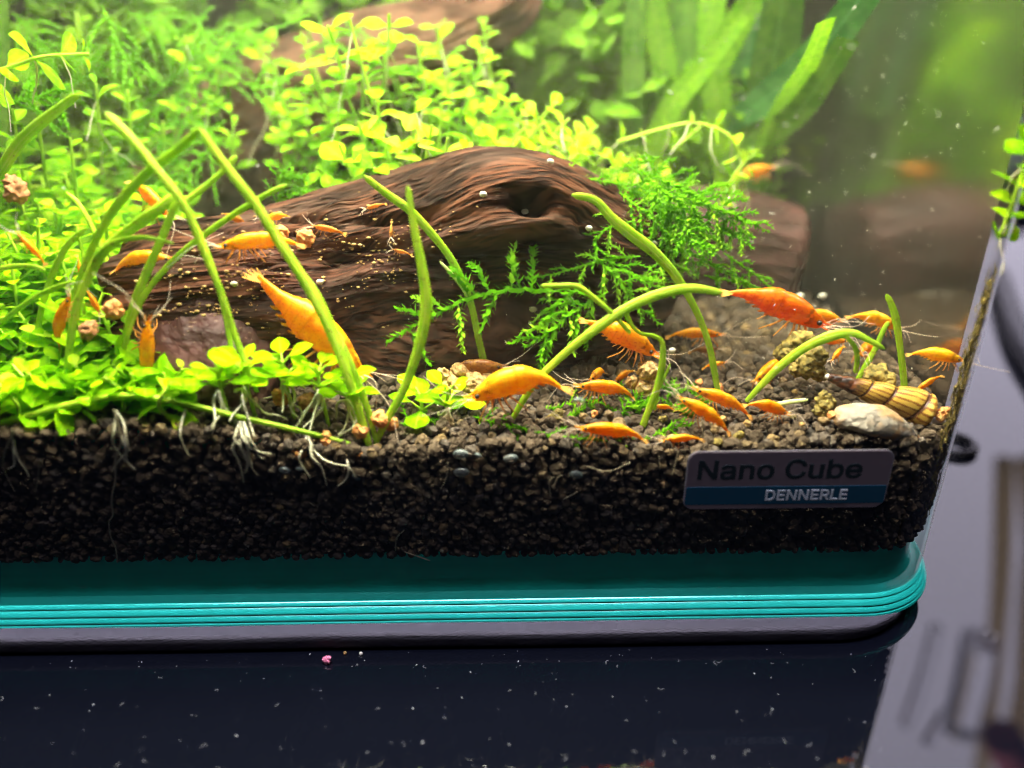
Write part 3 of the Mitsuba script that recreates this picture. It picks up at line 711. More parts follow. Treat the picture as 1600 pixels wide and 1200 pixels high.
for (px, py, Y), n, s, lab in ROS:
    k = thing('rosette_plant', lab, 'plant')
    c = at(px, py, Y)
    rosette(k, c, n, s, ['m_leaf_lime', 'm_leaf_green'])
    rosette(k, c + V(0, 0, .003), max(3, n - 2), s * .8, ['m_leaf_lime'], .7)
    for _ in range(5):
        part(k, 'root', tube(root_pts(c + V(0, -.0012, 0), R.uniform(.007, .012), .45), [.00036, .0003, .00018], 10, 5), 'm_root')
    part(k, 'stem', tube([c + V(0, 0, .003), c, V(c[0] + .001, c[1], float(zs(c[0], c[1])) - .001)], .0004, 8, 6), 'm_stem')
# roots against the front glass
k = thing('glass_root', 'long thin pale root running down the inside of the front glass at the left', 'root')
scene[k] = ply(tube([at(px, py, .0005) for px, py in ((178, 640), (190, 690), (182, 712), (181, 750), (175, 780), (177, 805), (171, 815), (174, 840), (181, 855), (184, 878))], [.00026, .00013], 40, 5), 'm_root_dim', True)
k = thing('glass_root', 'short thin pale root on the front glass at the far left edge', 'root')
scene[k] = ply(tube([at(px, py, .0005) for px, py in ((24, 672), (8, 705), (6, 728), (14, 750), (24, 768))], [.0002, .0001], 20, 5), 'm_root_dim', True)
for pts in (((63, 720), (60, 745), (56, 768)), ((378, 690), (372, 705), (385, 720), (402, 742)), ((1098, 650), (1098, 720)), ((865, 760), (872, 745), (880, 742)), ((700, 722), (698, 745), (688, 765)), ((915, 728), (950, 736), (985, 722)), ((1030, 712), (1031, 735)), ((1060, 705), (1050, 742)), ((618, 860), (620, 840), (632, 828)), ((632, 862), (650, 868), (672, 876)), ((860, 775), (858, 752), (866, 744)), ((880, 780), (890, 775), (902, 768))):
    k = thing('glass_root', 'hair thin root fibre lying on the soil behind the front glass', 'root', 'hair thin root fibres behind the front glass')
    scene[k] = ply(tube([at(px, py, .0005) for px, py in pts], [.00014, .00009], 12, 4), 'm_root_dim', True)

# ---- grass-like blades
def blade(key, pts, Ys, widths, bsdf='m_blade', name='blade', label=None):
    """pts in the photograph, distances behind the glass, widths in photograph pixels"""
    Y = np.interp(np.linspace(0, 1, len(pts)), np.linspace(0, 1, len(Ys)), Ys)
    P = np.array([at(x, y, yy) for (x, y), yy in zip(pts, Y)])
    P = np.maximum(P, V(-9, .0012, -9))
    n = max(16, 5 * len(pts))
    w = np.interp(np.linspace(0, 1, n), np.linspace(0, 1, len(widths)), widths) * .43 * mpp(P.mean(0))
    w[0] *= .75; w[-1] *= .35
    w = w * (1 + .22 * (meshkit.fbm(np.c_[np.linspace(0, 3 + len(pts) * .5, n), np.full(n, len(scene) * .37), np.zeros(n)], 3) - .5))
    m = tube(P, w, n, 12, flat=.42, ref=unit(P.mean(0) - CAM))
    uv = np.vstack([np.stack(np.meshgrid(np.linspace(0, 1, n) * len(pts) * .01, np.arange(12) / 12, indexing='ij')[::-1], -1).reshape(-1, 2), [[0, 0], [0, 0]]])
    return part(key, name, m, bsdf, True, uv=uv, label=label)
def soilY(px, py): return float(np.clip(soil_z(px, py)[1], .002, .14))
def grass(label, blades):
    k = thing('grass_plant', label, 'grass')
    for pts, Ys, w, *rest in blades:
        blade(k, pts, Ys, w, *(rest or ['m_blade']))
    return k
grass('tall three bladed grass plant in front of the log, one blade sharply folded',
      [([(577, 696), (545, 590), (520, 525), (480, 445), (435, 375), (400, 320), (350, 255), (312, 200)], (.004, .012, .015), (14, 17, 18, 18, 17, 12)),
       ([(588, 690), (575, 640), (545, 560), (525, 520), (498, 460), (470, 420)], (.005, .013), (9, 13, 12, 6), 'm_blade'),
       ([(312, 202), (280, 232), (245, 258), (215, 285), (180, 325), (150, 375), (128, 430), (115, 480), (112, 540), (118, 590)], (.015, .022), (13, 15, 16, 14, 14, 13, 12)),
       ([(585, 695), (605, 655), (632, 605), (655, 540), (666, 480), (660, 420), (648, 360), (637, 290)], (.005, .016), (12, 14, 15, 19, 22, 18, 13, 10))])
grass('grass plant with a pale tipped blade rising at the upper left and leaning left', [([(-25, 310), (0, 270), (30, 225), (60, 195), (95, 168), (123, 147)], (.034, .032), (22, 22, 21, 18, 13))])
grass('crossed grass plant left of the log with thick leaning blades cut off at their tops',
      [([(105, 640), (108, 560), (118, 490), (135, 440), (165, 390), (207, 355), (250, 325), (278, 303)], (.010, .020), (12, 14, 15, 15, 17, 21, 20)),
       ([(178, 640), (182, 590), (196, 530), (212, 470), (232, 420), (256, 365), (277, 312)], (.012, .019), (10, 13, 15, 15, 14, 13)),
       ([(200, 525), (212, 488), (235, 448), (270, 408), (315, 370), (370, 332), (420, 302), (449, 288)], (.014, .022), (9, 11, 11, 11, 11, 9)),
       ([(140, 418), (165, 388), (195, 374), (230, 371), (272, 380)], (.015, .014), (11, 11, 9, 6)),
       ([(215, 520), (178, 435), (152, 370), (125, 320), (104, 300)], (.026, .030), (8, 10, 9, 8))])
grass('pair of thin blades crossing in front of the log, leaning left',
      [([(402, 612), (388, 575), (368, 525), (345, 455), (318, 390), (288, 320), (240, 258), (205, 215), (166, 176)], (.007, .016), (9, 11, 13, 13, 14, 15, 16, 15)),
       ([(368, 580), (362, 545), (350, 480), (330, 410), (305, 350), (285, 318)], (.009, .018), (8, 10, 10, 9)),
       ([(280, 322), (310, 300), (340, 275), (371, 243)], (.018, .022), (10, 11, 10, 12))])
grass('thin grass blade standing in the left carpet with a pointed top', [([(55, 600), (60, 515), (75, 450), (100, 392), (118, 370), (136, 356)], (.018, .020), (9, 10, 11, 13, 10))])
grass('arched grass blade low in the left carpet', [([(-10, 515), (30, 482), (62, 461), (90, 448), (117, 440)], (.016, .016), (9, 10, 10, 9)), ([(-10, 422), (20, 416), (50, 416), (72, 422)], (.020, .020), (9, 10, 9))])
Y1 = soilY(768, 600)
grass('bowed grass blade in the middle that crosses behind the upright one',
      [([(768, 604), (760, 580), (747, 525), (733, 465), (705, 405), (672, 362), (640, 328), (605, 303), (568, 274)], (Y1, .028), (11, 13, 13, 13, 14, 15, 14, 11)),
       ([(736, 470), (720, 446), (706, 428), (687, 408)], (Y1 - .003, Y1 - .003), (6, 7, 5), 'm_blade_pale')])
Y2 = soilY(1120, 615)
grass('tall bowed grass blade right of the log with a broad middle', [([(1122, 618), (1116, 580), (1105, 530), (1085, 480), (1055, 430), (1020, 392), (985, 365), (955, 340), (930, 313), (893, 304)], (Y2, .030), (10, 12, 12, 13, 14, 17, 22, 20, 15, 11))])
Y3 = soilY(800, 655)
grass('long arching blade leaning over the right shrimp group to the right', [([(798, 658), (830, 605), (860, 572), (905, 533), (950, 500), (985, 478), (1030, 459), (1080, 450), (1128, 457)], (Y3, .016), (10, 13, 14, 16, 18, 18, 18, 17, 12))])
Y4 = soilY(1005, 665)
grass('kinked and curling thin blade at the right of the log with a pale joint',
      [([(1003, 668), (1015, 635), (1028, 600), (1035, 562), (1034, 534), (1020, 524), (1002, 521), (988, 510), (980, 492), (972, 486)], (Y4, .014), (12, 13, 13, 12, 8, 7, 8), 'm_blade'),
       ([(985, 520), (955, 488), (925, 463), (902, 447), (870, 446), (845, 446)], (.013, .016), (8, 9, 10, 9, 8))])
Y5 = soilY(1165, 628)
grass('low grass plant with a twisted arching leaf in front of the tower shaped snail',
      [([(1163, 630), (1195, 595), (1225, 566), (1262, 540), (1300, 524), (1332, 520), (1355, 530), (1382, 545)], (Y5, .012), (9, 13, 15, 16, 18, 12, 8)),
       ([(1336, 582), (1339, 560), (1334, 540), (1322, 526)], (.012, .011), (9, 9, 8))])
Y6 = min(soilY(1412, 606), .02)
grass('short upright grass blade with a bent tip at the right, behind the snail', [([(1413, 640), (1412, 600), (1406, 545), (1399, 498), (1392, 475), (1384, 459)], (Y6, Y6 + .002), (11, 12, 11, 14, 9))])
grass('short slanting grass blade left of the upright one behind the snail', [([(1335, 600), (1350, 575), (1368, 542), (1380, 515), (1388, 502)], (Y6 + .008, Y6 + .007), (9, 11, 10, 8))])
grass('tiny grass blade beside the curling one', [([(1022, 640), (1030, 605), (1040, 585), (1047, 568)], (Y4 + .002, Y4 + .002), (6, 6, 4))])
grass('pale grass leaf lying on the soil left of the snail', [([(1200, 634), (1230, 628), (1262, 624)], (.016, .013), (8, 9, 7), 'm_blade_pale')])
grass('yellowish grass blade among the plants at the lower left', [([(130, 640), (150, 660), (140, 690)], (.004, .003), (8, 8, 6))])

# ---- moss
def moss_branch(pts, n=None, leaf=.0011, step=.00030, r=.00016, ranks=4, droop=.0):
    leaf, step = leaf * 1.3, step * .8
    p = np.asarray(pts, float)
    L = np.linalg.norm(np.diff(p, axis=0), axis=1).sum()
    m = max(6, int(L / step))
    q = spline(p, m)
    t, a, b = frames(q, V(.2, -1, .3))
    ang = np.tile(np.linspace(0, 2 * np.pi, ranks, endpoint=False), m // ranks + 1)[:m] + G.normal(0, .35, m)
    idx = np.arange(m)
    taper = np.clip(1.25 - .55 * idx / m, .4, 1) * np.clip(idx / 4, .3, 1)
    ln = leaf * taper * G.uniform(.75, 1.2, m)
    d = unit(np.cos(ang)[:, None] * a * .55 + np.sin(ang)[:, None] * b + t * .75)
    w = unit(np.cross(d, t)) * (ln * .26)[:, None]
    base, tip = q, q + d * ln[:, None]
    mid = q + d * (ln * .42)[:, None]
    v = np.stack([base, mid + w, tip, mid - w], 1).reshape(-1, 3)
    k = np.arange(m)[:, None] * 4
    f = np.vstack([k + V(0, 1, 2).astype(int), k + V(0, 2, 3).astype(int)])
    return join([tube(q[::max(1, m // 24)], [r * 1.2, r * .7], min(24, max(6, m // 6)), 4), (v, f)])
MOSSN = 0
def moss(label, pts, Y, nb=8, bl=.008, key='m_moss', leaf=.0011, side=(1, -1), angle=45, group=None, sag=.25, tipkey='m_moss_tip', step=.00030):
    P = np.array([at(x, y, yy) for (x, y), yy in zip(pts, np.interp(np.linspace(0, 1, len(pts)), np.linspace(0, 1, len(np.atleast_1d(Y))), np.atleast_1d(Y)))])
    k = thing('moss_frond', label, 'moss', group)
    part(k, 'main_stem', moss_branch(P, leaf=leaf, step=step), key, False)
    q = spline(P, 60); t = unit(np.gradient(q, axis=0))
    view = unit(q.mean(0) - CAM)
    for i in range(nb):
        f = .12 + .8 * (i + R.uniform(-.3, .3)) / max(1, nb)
        j = int(np.clip(f, 0, .97) * 59)
        s = side[i % len(side)]
        across = unit(np.cross(view, t[j])) * s
        a = math.radians(angle + R.uniform(-14, 14))
        d = unit(t[j] * math.cos(a) + across * math.sin(a) + G.normal(0, .18, 3))
        l = bl * (1 - .55 * f) * R.uniform(.7, 1.2)
        pts3 = [q[j], q[j] + d * l * .5, q[j] + d * l + V(0, 0, -sag * l)]
        part(k, 'branch', moss_branch(pts3, leaf=leaf * .92, step=step), tipkey if R.random() < .35 else key, False)
    return k
moss('fresh green moss frond drooping in front of the log, below its middle', [(870, 455), (800, 452), (745, 462), (690, 485), (645, 510), (606, 532)], (.027, .022), 12, .0125, side=(1, 1, 1, -1), angle=64, leaf=.00165, tipkey='m_moss_tip')
moss('green moss frond hanging to the left below the log end, with many side shoots', [(950, 455), (915, 475), (885, 495), (855, 520), (820, 540)], (.027, .022), 11, .0095, leaf=.00155)
moss('small moss frond left of the bright shrimp under the log end', [(905, 450), (870, 475), (850, 500), (845, 515)], (.031, .028), 6, .0070, leaf=.00120)
moss('moss frond pointing left across the dark hollow of the log', [(1000, 400), (950, 405), (900, 418), (855, 430), (822, 434)], (.036, .030), 6, .0075, key='m_moss', leaf=.0011)
moss('moss frond hanging down at the log end beside the bright shrimp', [(930, 400), (960, 430), (985, 460), (1000, 490), (1003, 505)], (.032, .028), 8, .0085, leaf=.00115)
moss('moss frond running down right from the log end, above the arching blade', [(945, 405), (985, 425), (1010, 442), (1040, 450)], (.034, .029), 6, .0080)
moss('looping moss shoot at the right end of the log', [(990, 345), (950, 355), (930, 378), (942, 395), (960, 402)], (.036, .033), 5, .0070)
CL = 'moss fronds of the bright cushion at the end of the log'
for i in range(14):
    x0_, y0_ = R.uniform(930, 1060), R.uniform(262, 335)
    L_ = R.uniform(95, 165)
    an = math.radians(R.gauss(24, 22))
    pts = [(x0_ + L_ * f * math.cos(an), y0_ + L_ * f * math.sin(an) + 26 * f * f) for f in (0, .35, .7, 1)]
    moss('bright green moss frond in the dense cushion at the right end of the log', pts, (R.uniform(.038, .058), R.uniform(.033, .050)), 8, .0085, group=CL, tipkey='m_moss_tip', leaf=.00125, angle=52)
for pts in ([(1060, 385), (1110, 410), (1150, 432), (1185, 452)], [(1090, 400), (1130, 425), (1165, 440)], [(1110, 335), (1150, 343), (1174, 350)], [(1110, 350), (1150, 370), (1176, 368)], [(1100, 430), (1150, 440), (1195, 455), (1230, 480), (1262, 492)], [(1040, 400), (1025, 430), (1015, 445)], [(1120, 350), (1145, 365), (1166, 380)], [(1130, 395), (1170, 422), (1200, 445), (1222, 470)]):
    moss('thin moss strand straggling out of the cushion towards the right glass', pts, (.040, .034), 5, .0045, group='thin moss strands right of the cushion', leaf=.0010)
moss('flat moss strand creeping over the top of the log hump', [(842, 262), (880, 270), (915, 278), (955, 285), (1000, 290)], (.046, .046), 5, .0055)
moss('moss strand above the log hump under the yellow plants', [(1030, 245), (990, 256), (960, 268), (930, 282)], (.050, .048), 4, .0050)
UL = 'dark moss fronds at the upper left'
for pts, Y in (([(105, 275), (190, 215), (290, 140), (380, 70), (480, 25)], .088), ([(200, 190), (270, 120), (330, 80), (405, 30)], .092), ([(160, 8), (175, 45), (195, 85), (225, 140)], .085), ([(10, 160), (60, 152), (110, 160)], .060), ([(90, 145), (150, 110), (215, 80)], .088), ([(380, 130), (440, 140), (470, 155)], .084),
               ([(170, 240), (215, 250), (280, 230), (350, 190)], .080), ([(350, 215), (300, 260), (260, 300)], .076), ([(40, 60), (100, 90), (190, 100)], .098), ([(250, 60), (330, 50), (420, 60)], .10), ([(430, 330), (440, 300), (455, 268)], .052), ([(470, 90), (520, 60), (570, 40)], .1), ([(200, 20), (260, 40), (320, 90)], .1), ([(20, 20), (60, 60), (90, 110)], .1), ([(190, 260), (240, 205), (300, 180), (340, 120)], .084), ([(300, 20), (350, 110), (360, 170)], .094)):
    moss('dark green moss frond trailing diagonally at the upper left', pts, Y, 9, .011, key='m_moss', group=UL, tipkey='m_moss', leaf=.0013, step=.00036)
for pts, lab in (([(800, 662), (850, 678), (900, 684), (950, 687), (1010, 684)], 'mossy strand lying along the front soil edge beneath a shrimp'), ([(840, 640), (880, 634), (925, 625), (960, 640), (1000, 655)], 'moss strand on the soil between two small shrimp'), ([(885, 655), (905, 640), (935, 627)], 'short moss strand on the soil behind the front shrimp'),
                 ([(1020, 680), (1050, 668), (1095, 660)], 'short mossy strand on the soil in front of the paired shrimp'), ([(1040, 618), (1065, 610), (1085, 600)], 'moss tuft beside the tiny grass blade'), ([(620, 665), (650, 655), (690, 655)], 'low moss strand on the soil right of the tall blades'), ([(740, 650), (775, 660), (810, 668)], 'moss strand on the soil under the yellow shrimp')):
    Ym = [soilY(px, py + 4) for px, py in pts]
    moss(lab, [(x, y) for x, y in pts], Ym, 5, .0042, leaf=.0009, sag=0)
for i in range(14):
    px, py = R.uniform(970, 1110), R.uniform(595, 650)
    Y = soilY(px, py + 12)
    moss('wispy moss tuft on the soil among the small shrimp', [(px, py + 12), (px + R.uniform(-8, 8), py), (px + R.uniform(-22, 22), py - 12)], Y, 3, .004, leaf=.0008, group='wispy moss tufts among the small shrimp', sag=0)

# ---- broad swords at the back and the foliage behind, coloured darker in place of shade
def ribbon(P, w, n=20, face=V(0, -1, .2), cup=.12):
    q = spline(P, n); t = unit(np.gradient(q, axis=0))
    b = unit(np.cross(t, face)); nn = np.cross(b, t)
    W = np.interp(np.linspace(0, 1, n), np.linspace(0, 1, len(w)), w) / 2
    s = V(-1, -.5, 0, .5, 1)
    v = (q[:, None] + b[:, None] * (W[:, None] * s)[..., None] + nn[:, None] * (W[:, None] * cup * np.abs(s))[..., None]).reshape(-1, 3)
    i, j = np.meshgrid(np.arange(n - 1), np.arange(4), indexing='ij')
    return (v, np.stack([i * 5 + j, (i + 1) * 5 + j, (i + 1) * 5 + j + 1, i * 5 + j + 1], -1).reshape(-1, 4)), np.c_[np.tile((s + 1) / 2, n), np.repeat(np.linspace(0, 1, n), 5)]
SW = (([(980, 330), (1000, 200), (1040, 90), (1085, -40)], (.135, .12), 48, 'm_sword'), ([(1060, 340), (1085, 200), (1075, 90), (1068, -40)], (.128, .115), 40, 'm_sword'), ([(1100, 340), (1090, 180), (1140, 60), (1200, -40)], (.132, .10), 44, 'm_leaf_green'),
      ([(1120, 340), (1150, 200), (1170, 80), (1185, -40)], (.138, .12), 66, 'm_sword_teal'), ([(1165, 330), (1190, 180), (1215, 60), (1225, -50)], (.126, .10), 70, 'm_sword'), ([(1130, 200), (1215, 140), (1285, 75), (1370, -40)], (.118, .078), 56, 'm_sword_teal'), ([(1120, 260), (1200, 210), (1255, 165), (1325, 60)], (.118, .080), 40, 'm_sword'),
      ([(920, 320), (930, 180), (950, 60), (975, -40)], (.140, .13), 50, 'm_sword'), ([(860, 300), (900, 160), (905, 60), (890, -40)], (.143, .13), 56, 'm_sword'), ([(1010, 320), (1030, 200), (1100, 100), (1160, 20)], (.12, .10), 34, 'm_leaf_green'), ([(820, 280), (830, 120), (815, -40)], (.14, .13), 50, 'm_leaf_mid_dim'),
      ([(5, 240), (8, 120), (2, -30)], (.10, .10), 24, 'm_sword'), ([(1180, 250), (1225, 160), (1262, 100), (1290, 30)], (.11, .07), 34, 'm_leaf_green'), ([(1040, 330), (1048, 200), (1030, 60), (1010, -40)], (.13, .11), 40, 'm_leaf_green'), ([(1140, 340), (1120, 160), (1110, 40), (1120, -40)], (.12, .11), 46, 'm_leaf_green'), ([(960, 330), (985, 190), (990, 60), (1000, -40)], (.125, .11), 36, 'm_sword'))
for i, (pts, Y, w, key) in enumerate(SW):
    P = [at(x, y, yy) for (x, y), yy in zip(pts, np.linspace(Y[0], Y[1], len(pts)))]
    P = [V(min(p[0], XE - .006), p[1], p[2]) for p in P]
    P[0][2] = max(P[0][2], .027)
    m, uv = ribbon(P, V(.5, 1, 1, .8) * w * mpp(P[1]))
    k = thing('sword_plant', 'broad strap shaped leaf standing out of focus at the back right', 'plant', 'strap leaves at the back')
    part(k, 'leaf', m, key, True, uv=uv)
far = []
while len(far) < 1900:
    px, py, Y = R.uniform(-60, 1180), R.uniform(-60, 300), R.uniform(.118, .147)
    p = at(px, py, Y)
    if p[2] > .03 and p[0] < XE - .008 and meshkit.noise(p * 60, 4) > .42: far.append(p)
m, uv = leaf_mass(far, .0085, (.7, 1.4), .4)
setting('background_foliage', m, 'm_leaf_mid_dim', kind='stuff', smooth=True, uv=uv, label='dim dark green foliage along the back of the aquarium')
# ================================================================ SHRIMP
BT = V(0, .04, .10, .20, .30, .40, .46, .55, .63, .71, .80, .88, .94, 1)
BH = V(.016, .042, .064, .089, .102, .105, .099, .108, .094, .066, .047, .035, .026, .012)
def shrimp_thing(label, head, tail, fat=1.4, arch=.10, key='m_shrimp', roll=0.0, detail=2, tilt=None, curl=.25, group=None, feel=1.0):
    head, tail = np.asarray(head, float), np.asarray(tail, float)
    Ls = np.linalg.norm(tail - head)
    X = unit(tail - head)
    Zr = V(0, -.1, 1) if tilt is None else np.asarray(tilt, float)
    Z = unit(Zr - X * np.dot(Zr, X)); Y = np.cross(Z, X)
    c, s = math.cos(math.radians(roll)), math.sin(math.radians(roll))
    Z, Y = Z * c + Y * s, Y * c - Z * s
    def W(p):
        p = np.asarray(p, float)
        return head + Ls * (p[..., :1] * X + p[..., 1:2] * Y + p[..., 2:3] * Z)
    n, kk = (56, 20) if detail > 1 else (28, 12)
    t = np.linspace(0, 1, n)
    def zc(t): return arch * np.sin(np.pi * np.clip(t, 0, 1) ** 1.05) - curl * .22 * np.clip((t - .72) / .28, 0, 1) ** 2 - .012 * np.clip((.18 - t) / .18, 0, 1)
    h = np.interp(t, BT, BH) * fat
    seg = np.clip((t - .42) / .46, 0, 1) * 5.5
    ridge = np.where((t > .42) & (t < .90), 1 + .06 * (1 - np.mod(seg, 1)) ** 2 - .02, 1.0)
    a = np.arange(kk) * 2 * np.pi / kk
    dv = np.where(np.sin(a)[None] < 0, (1.0 + .22 * np.exp(-((t - .5) / .16) ** 2))[:, None], .92)
    lat = .66 + .06 * np.exp(-((t - .3) / .2) ** 2)
    wob = 1 + .03 * (meshkit.fbm(np.stack(np.broadcast_arrays(t[:, None] * 9, np.cos(a)[None] * 1.5, np.sin(a)[None] * 1.5), -1) + 7 * Ls * 1000, 3) - .5)
    rings = np.stack([np.broadcast_to(t[:, None], (n, kk)), (h * ridge * lat)[:, None] * np.cos(a) * wob, zc(t)[:, None] + (h * ridge)[:, None] * np.sin(a) * dv * wob], -1)
    body = skin(rings)
    ros = tube([V(.10, 0, zc(.10) + .050 * fat), V(.0, 0, zc(0) + .030 * fat), V(-.11, 0, zc(0) + .032 * fat)], [.016 * fat, .011 * fat, .002], 8, 8)
    scale_ = [tube([V(.03, sd * .022 * fat, zc(0)), V(-.04, sd * .032 * fat, zc(0) - .004), V(-.10, sd * .030 * fat, zc(0) - .002)], [.012 * fat, .014 * fat, .003], 6, 8, flat=.35) for sd in (1, -1)]
    nb_ = len(body[0])
    body = join([body, ros] + scale_)
    buv = np.zeros((len(body[0]), 2)); buv[:n * kk, 0] = np.repeat(t, kk); buv[:n * kk, 1] = np.tile(a / 6.2832, n); buv[nb_:, 0] = .05
    k = thing('shrimp', label, 'shrimp', group)
    part(k, 'body', (W(body[0]), body[1]), key, True, uv=buv)
    fanz = zc(1.0)
    fan = []
    for sp in (-.62, -.30, 0, .30, .62):
        d = V(math.cos(sp), math.sin(sp), -.25 - curl * .5)
        e = np.cross(d, V(0, 0, 1)); e = unit(e)
        b0 = V(.945, .01 * np.sign(sp), zc(.945))
        q = np.linspace(0, 1, 6)
        w_ = .017 * np.sin(np.pi * (.12 + .80 * q)) ** .7
        l = .125 + .02 * fat
        vv = np.concatenate([b0 + q[:, None] * d * l + w_[:, None] * e * sd + V(0, 0, .004 * z_) for sd, z_ in ((-1, 0), (0, 1), (1, 0))]).reshape(3, 6, 3).transpose(1, 0, 2).reshape(-1, 3)
        i, j = np.meshgrid(np.arange(5), np.arange(2), indexing='ij')
        fan.append((vv, np.stack([i * 3 + j, (i + 1) * 3 + j, (i + 1) * 3 + j + 1, i * 3 + j + 1], -1).reshape(-1, 4)))
    m = join(fan)
    part(k, 'tail_fan', (W(m[0]), m[1]), 'm_leg')
    for sd in (1, -1):
        c_ = V(.058, sd * .040 * fat, zc(.06) + .016 * fat)
        e_ = ICO[1 if detail > 1 else 1]
        part(k, 'eye', (W(np.array(e_.vertices) * (.026 if detail > 1 else .034) + c_), np.array(e_.faces)), 'm_eye')
    thin = max(.0045, .000085 / Ls)
    if detail:
        for sd in (1, -1):
            for l, up_, name in ((.75 * R.uniform(.7, 1.2) * feel, .10, 'antenna'), (.34, .16, 'antennule'), (.24, .05, 'antennule')):
                b0 = V(.0, sd * .02 * fat, zc(0) + .004)
                p1 = b0 + V(-l * .45, sd * l * R.uniform(.12, .3), l * up_ * R.uniform(.3, 1.6))
                p2 = b0 + V(-l * R.uniform(.7, 1.0), sd * l * R.uniform(.35, .8), -l * R.uniform(-.35, .35))
                m = tube([b0, p1, p2], [thin, thin * .5], 12, 4)
                part(k, name, (W(m[0]), m[1]), 'm_feeler')
            nl = 5 if detail > 1 else 3
            for i in range(nl):
                tt = .17 + .22 * i / (nl - 1)
                hh = np.interp(tt, BT, BH) * fat
                b0 = V(tt, sd * hh * .40, zc(tt) - hh * .85)
                kn = b0 + V(-.045 + .025 * i + R.uniform(-.02, .02), sd * R.uniform(.04, .09), -.045 - R.uniform(0, .03))
                ft = kn + V(-.08 + .045 * i + R.uniform(-.03, .03), sd * R.uniform(-.01, .03), -.10 - R.uniform(0, .04))
                m = tube([b0, kn, ft], [.0115 * fat ** .5, .008, max(.004, thin)], 9, 5)
                part(k, 'walking_leg', (W(m[0]), m[1]), 'm_leg')
        for i in range(5 if detail > 1 else 3):
            tt = .47 + .07 * i
            hh = np.interp(tt, BT, BH) * fat
            for sd in ((1, -1) if detail > 1 else (1,)):
                b0 = V(tt, sd * hh * .32, zc(tt) - hh * 1.0)
                m = tube([b0 + V(-.01, 0, .02), b0 + V(.025, sd * .006, -.008), b0 + V(.055, sd * .004, -.018)], [.020, .016, .004], 8, 6, flat=.5, ref=V(0, 1, 0))
                part(k, 'swimmeret', (W(m[0]), m[1]), key)
    return k
def S(label, hp, tp, Yh, Yt=None, **kw):
    Yt = Yh if Yt is None else Yt
    return shrimp_thing(label, at(*hp, Yh), at(*tp, Yt), **kw)
def gY(px, py): return float(np.clip(soil_z(px, py)[1], .003, .13))
S('large plump orange shrimp diving head down in front of the left half of the log', (562, 578), (398, 440), .0150, .0200, fat=1.36, arch=.055, tilt=(.75, -.25, .65), curl=-.3, feel=.9)
S('largest yellow orange shrimp grazing on the soil below the middle of the log', (738, 620), (880, 592), gY(740, 668), gY(740, 668) + .001, fat=1.52, arch=.125, key='m_shrimp_yellow', curl=.7)
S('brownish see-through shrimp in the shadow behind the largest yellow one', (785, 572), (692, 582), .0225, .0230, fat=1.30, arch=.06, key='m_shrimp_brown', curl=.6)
S('bright orange shrimp hanging under the moss at the right end of the log, facing right', (1022, 552), (912, 505), .0210, .0230, fat=1.42, arch=.10, curl=-.2)
S('big deep red orange shrimp swimming right of the arching blade', (1285, 507), (1138, 454), .0250, .0280, fat=1.32, arch=.075, key='m_shrimp_red', curl=.1)
S('orange shrimp directly behind the head of the deep red one', (1312, 500), (1250, 490), .034, .036, fat=1.5, arch=.08)
S('out of focus orange shrimp facing right behind the short upright blade', (1400, 512), (1328, 492), .033, .034, fat=1.35, arch=.10, key='m_shrimp_yellow')
S('orange shrimp with one dark eye at the far right glass, facing right', (1502, 562), (1422, 550), .0125, .0165, fat=1.42, arch=.07, key='m_shrimp_yellow')
S('pale orange shrimp in the dim background above the gravel right of the log', (1125, 522), (1045, 522), .036, .038, fat=1.0, arch=.05, key='m_shrimp')
S('orange shrimp facing left in the middle of the soil, right of the largest one', (905, 602), (992, 616), gY(930, 638), fat=1.15, arch=.08, curl=.4)
S('small orange shrimp seen from the front beside the largest yellow one', (922, 592), (945, 580), gY(920, 622), gY(920, 622) + .006, fat=1.5, arch=.1, detail=1)
S('slender orange shrimp pointing down to the right, lower of a crossed pair', (1064, 622), (1140, 672), gY(1080, 668) - .001, gY(1140, 684), fat=1.15, arch=.06)
S('slender orange shrimp lying to the right, the upper of a crossed pair', (1088, 608), (1172, 646), gY(1110, 646), gY(1172, 656), fat=1.12, arch=.07)
S('small orange shrimp facing right in front of the snail tip', (1228, 645), (1166, 630), gY(1200, 664), fat=1.35, arch=.10)
S('orange shrimp lying along the front edge of the soil, facing left', (908, 668), (1008, 682), gY(950, 694), gY(1000, 692), fat=1.05, arch=.06, curl=.3)
S('tiny orange shrimp at the soil edge just left of the sticker', (1036, 688), (1096, 684), gY(1050, 702), fat=1.0, arch=.06, detail=1)
S('tiny orange shrimp half hidden behind the crossed pair', (1022, 634), (1052, 638), gY(1040, 652), fat=1.3, arch=.06, detail=1)
S('small orange shrimp climbing up right beneath the twisted leaf', (1180, 594), (1226, 560), gY(1200, 606), gY(1226, 585), fat=1.2, arch=.05)
S('orange shrimp peering straight out from under the twisted leaf', (1345, 552), (1362, 546), gY(1345, 590), gY(1345, 590) + .010, fat=1.3, arch=.08, detail=1)
S('orange shrimp behind the large snail shell, tail raised to the right', (1432, 608), (1470, 586), .0150, .0160, fat=1.2, arch=.04, detail=1)
S('blurred orange shrimp behind the curling blade', (962, 594), (990, 578), .030, .032, fat=1.6, arch=.1, detail=1)
S('small blurred orange shrimp on the gravel behind the tall bowed blade', (1132, 566), (1098, 574), .030, .031, fat=1.2, arch=.05, detail=1)
S('small orange shrimp on the gravel right of the deep red one, under the leaf', (1322, 532), (1278, 536), .026, .027, fat=1.4, arch=.08, detail=1)
S('orange shrimp just left of the short slanting blade, facing down', (1300, 562), (1318, 540), .019, .022, fat=1.5, arch=.05, detail=1)
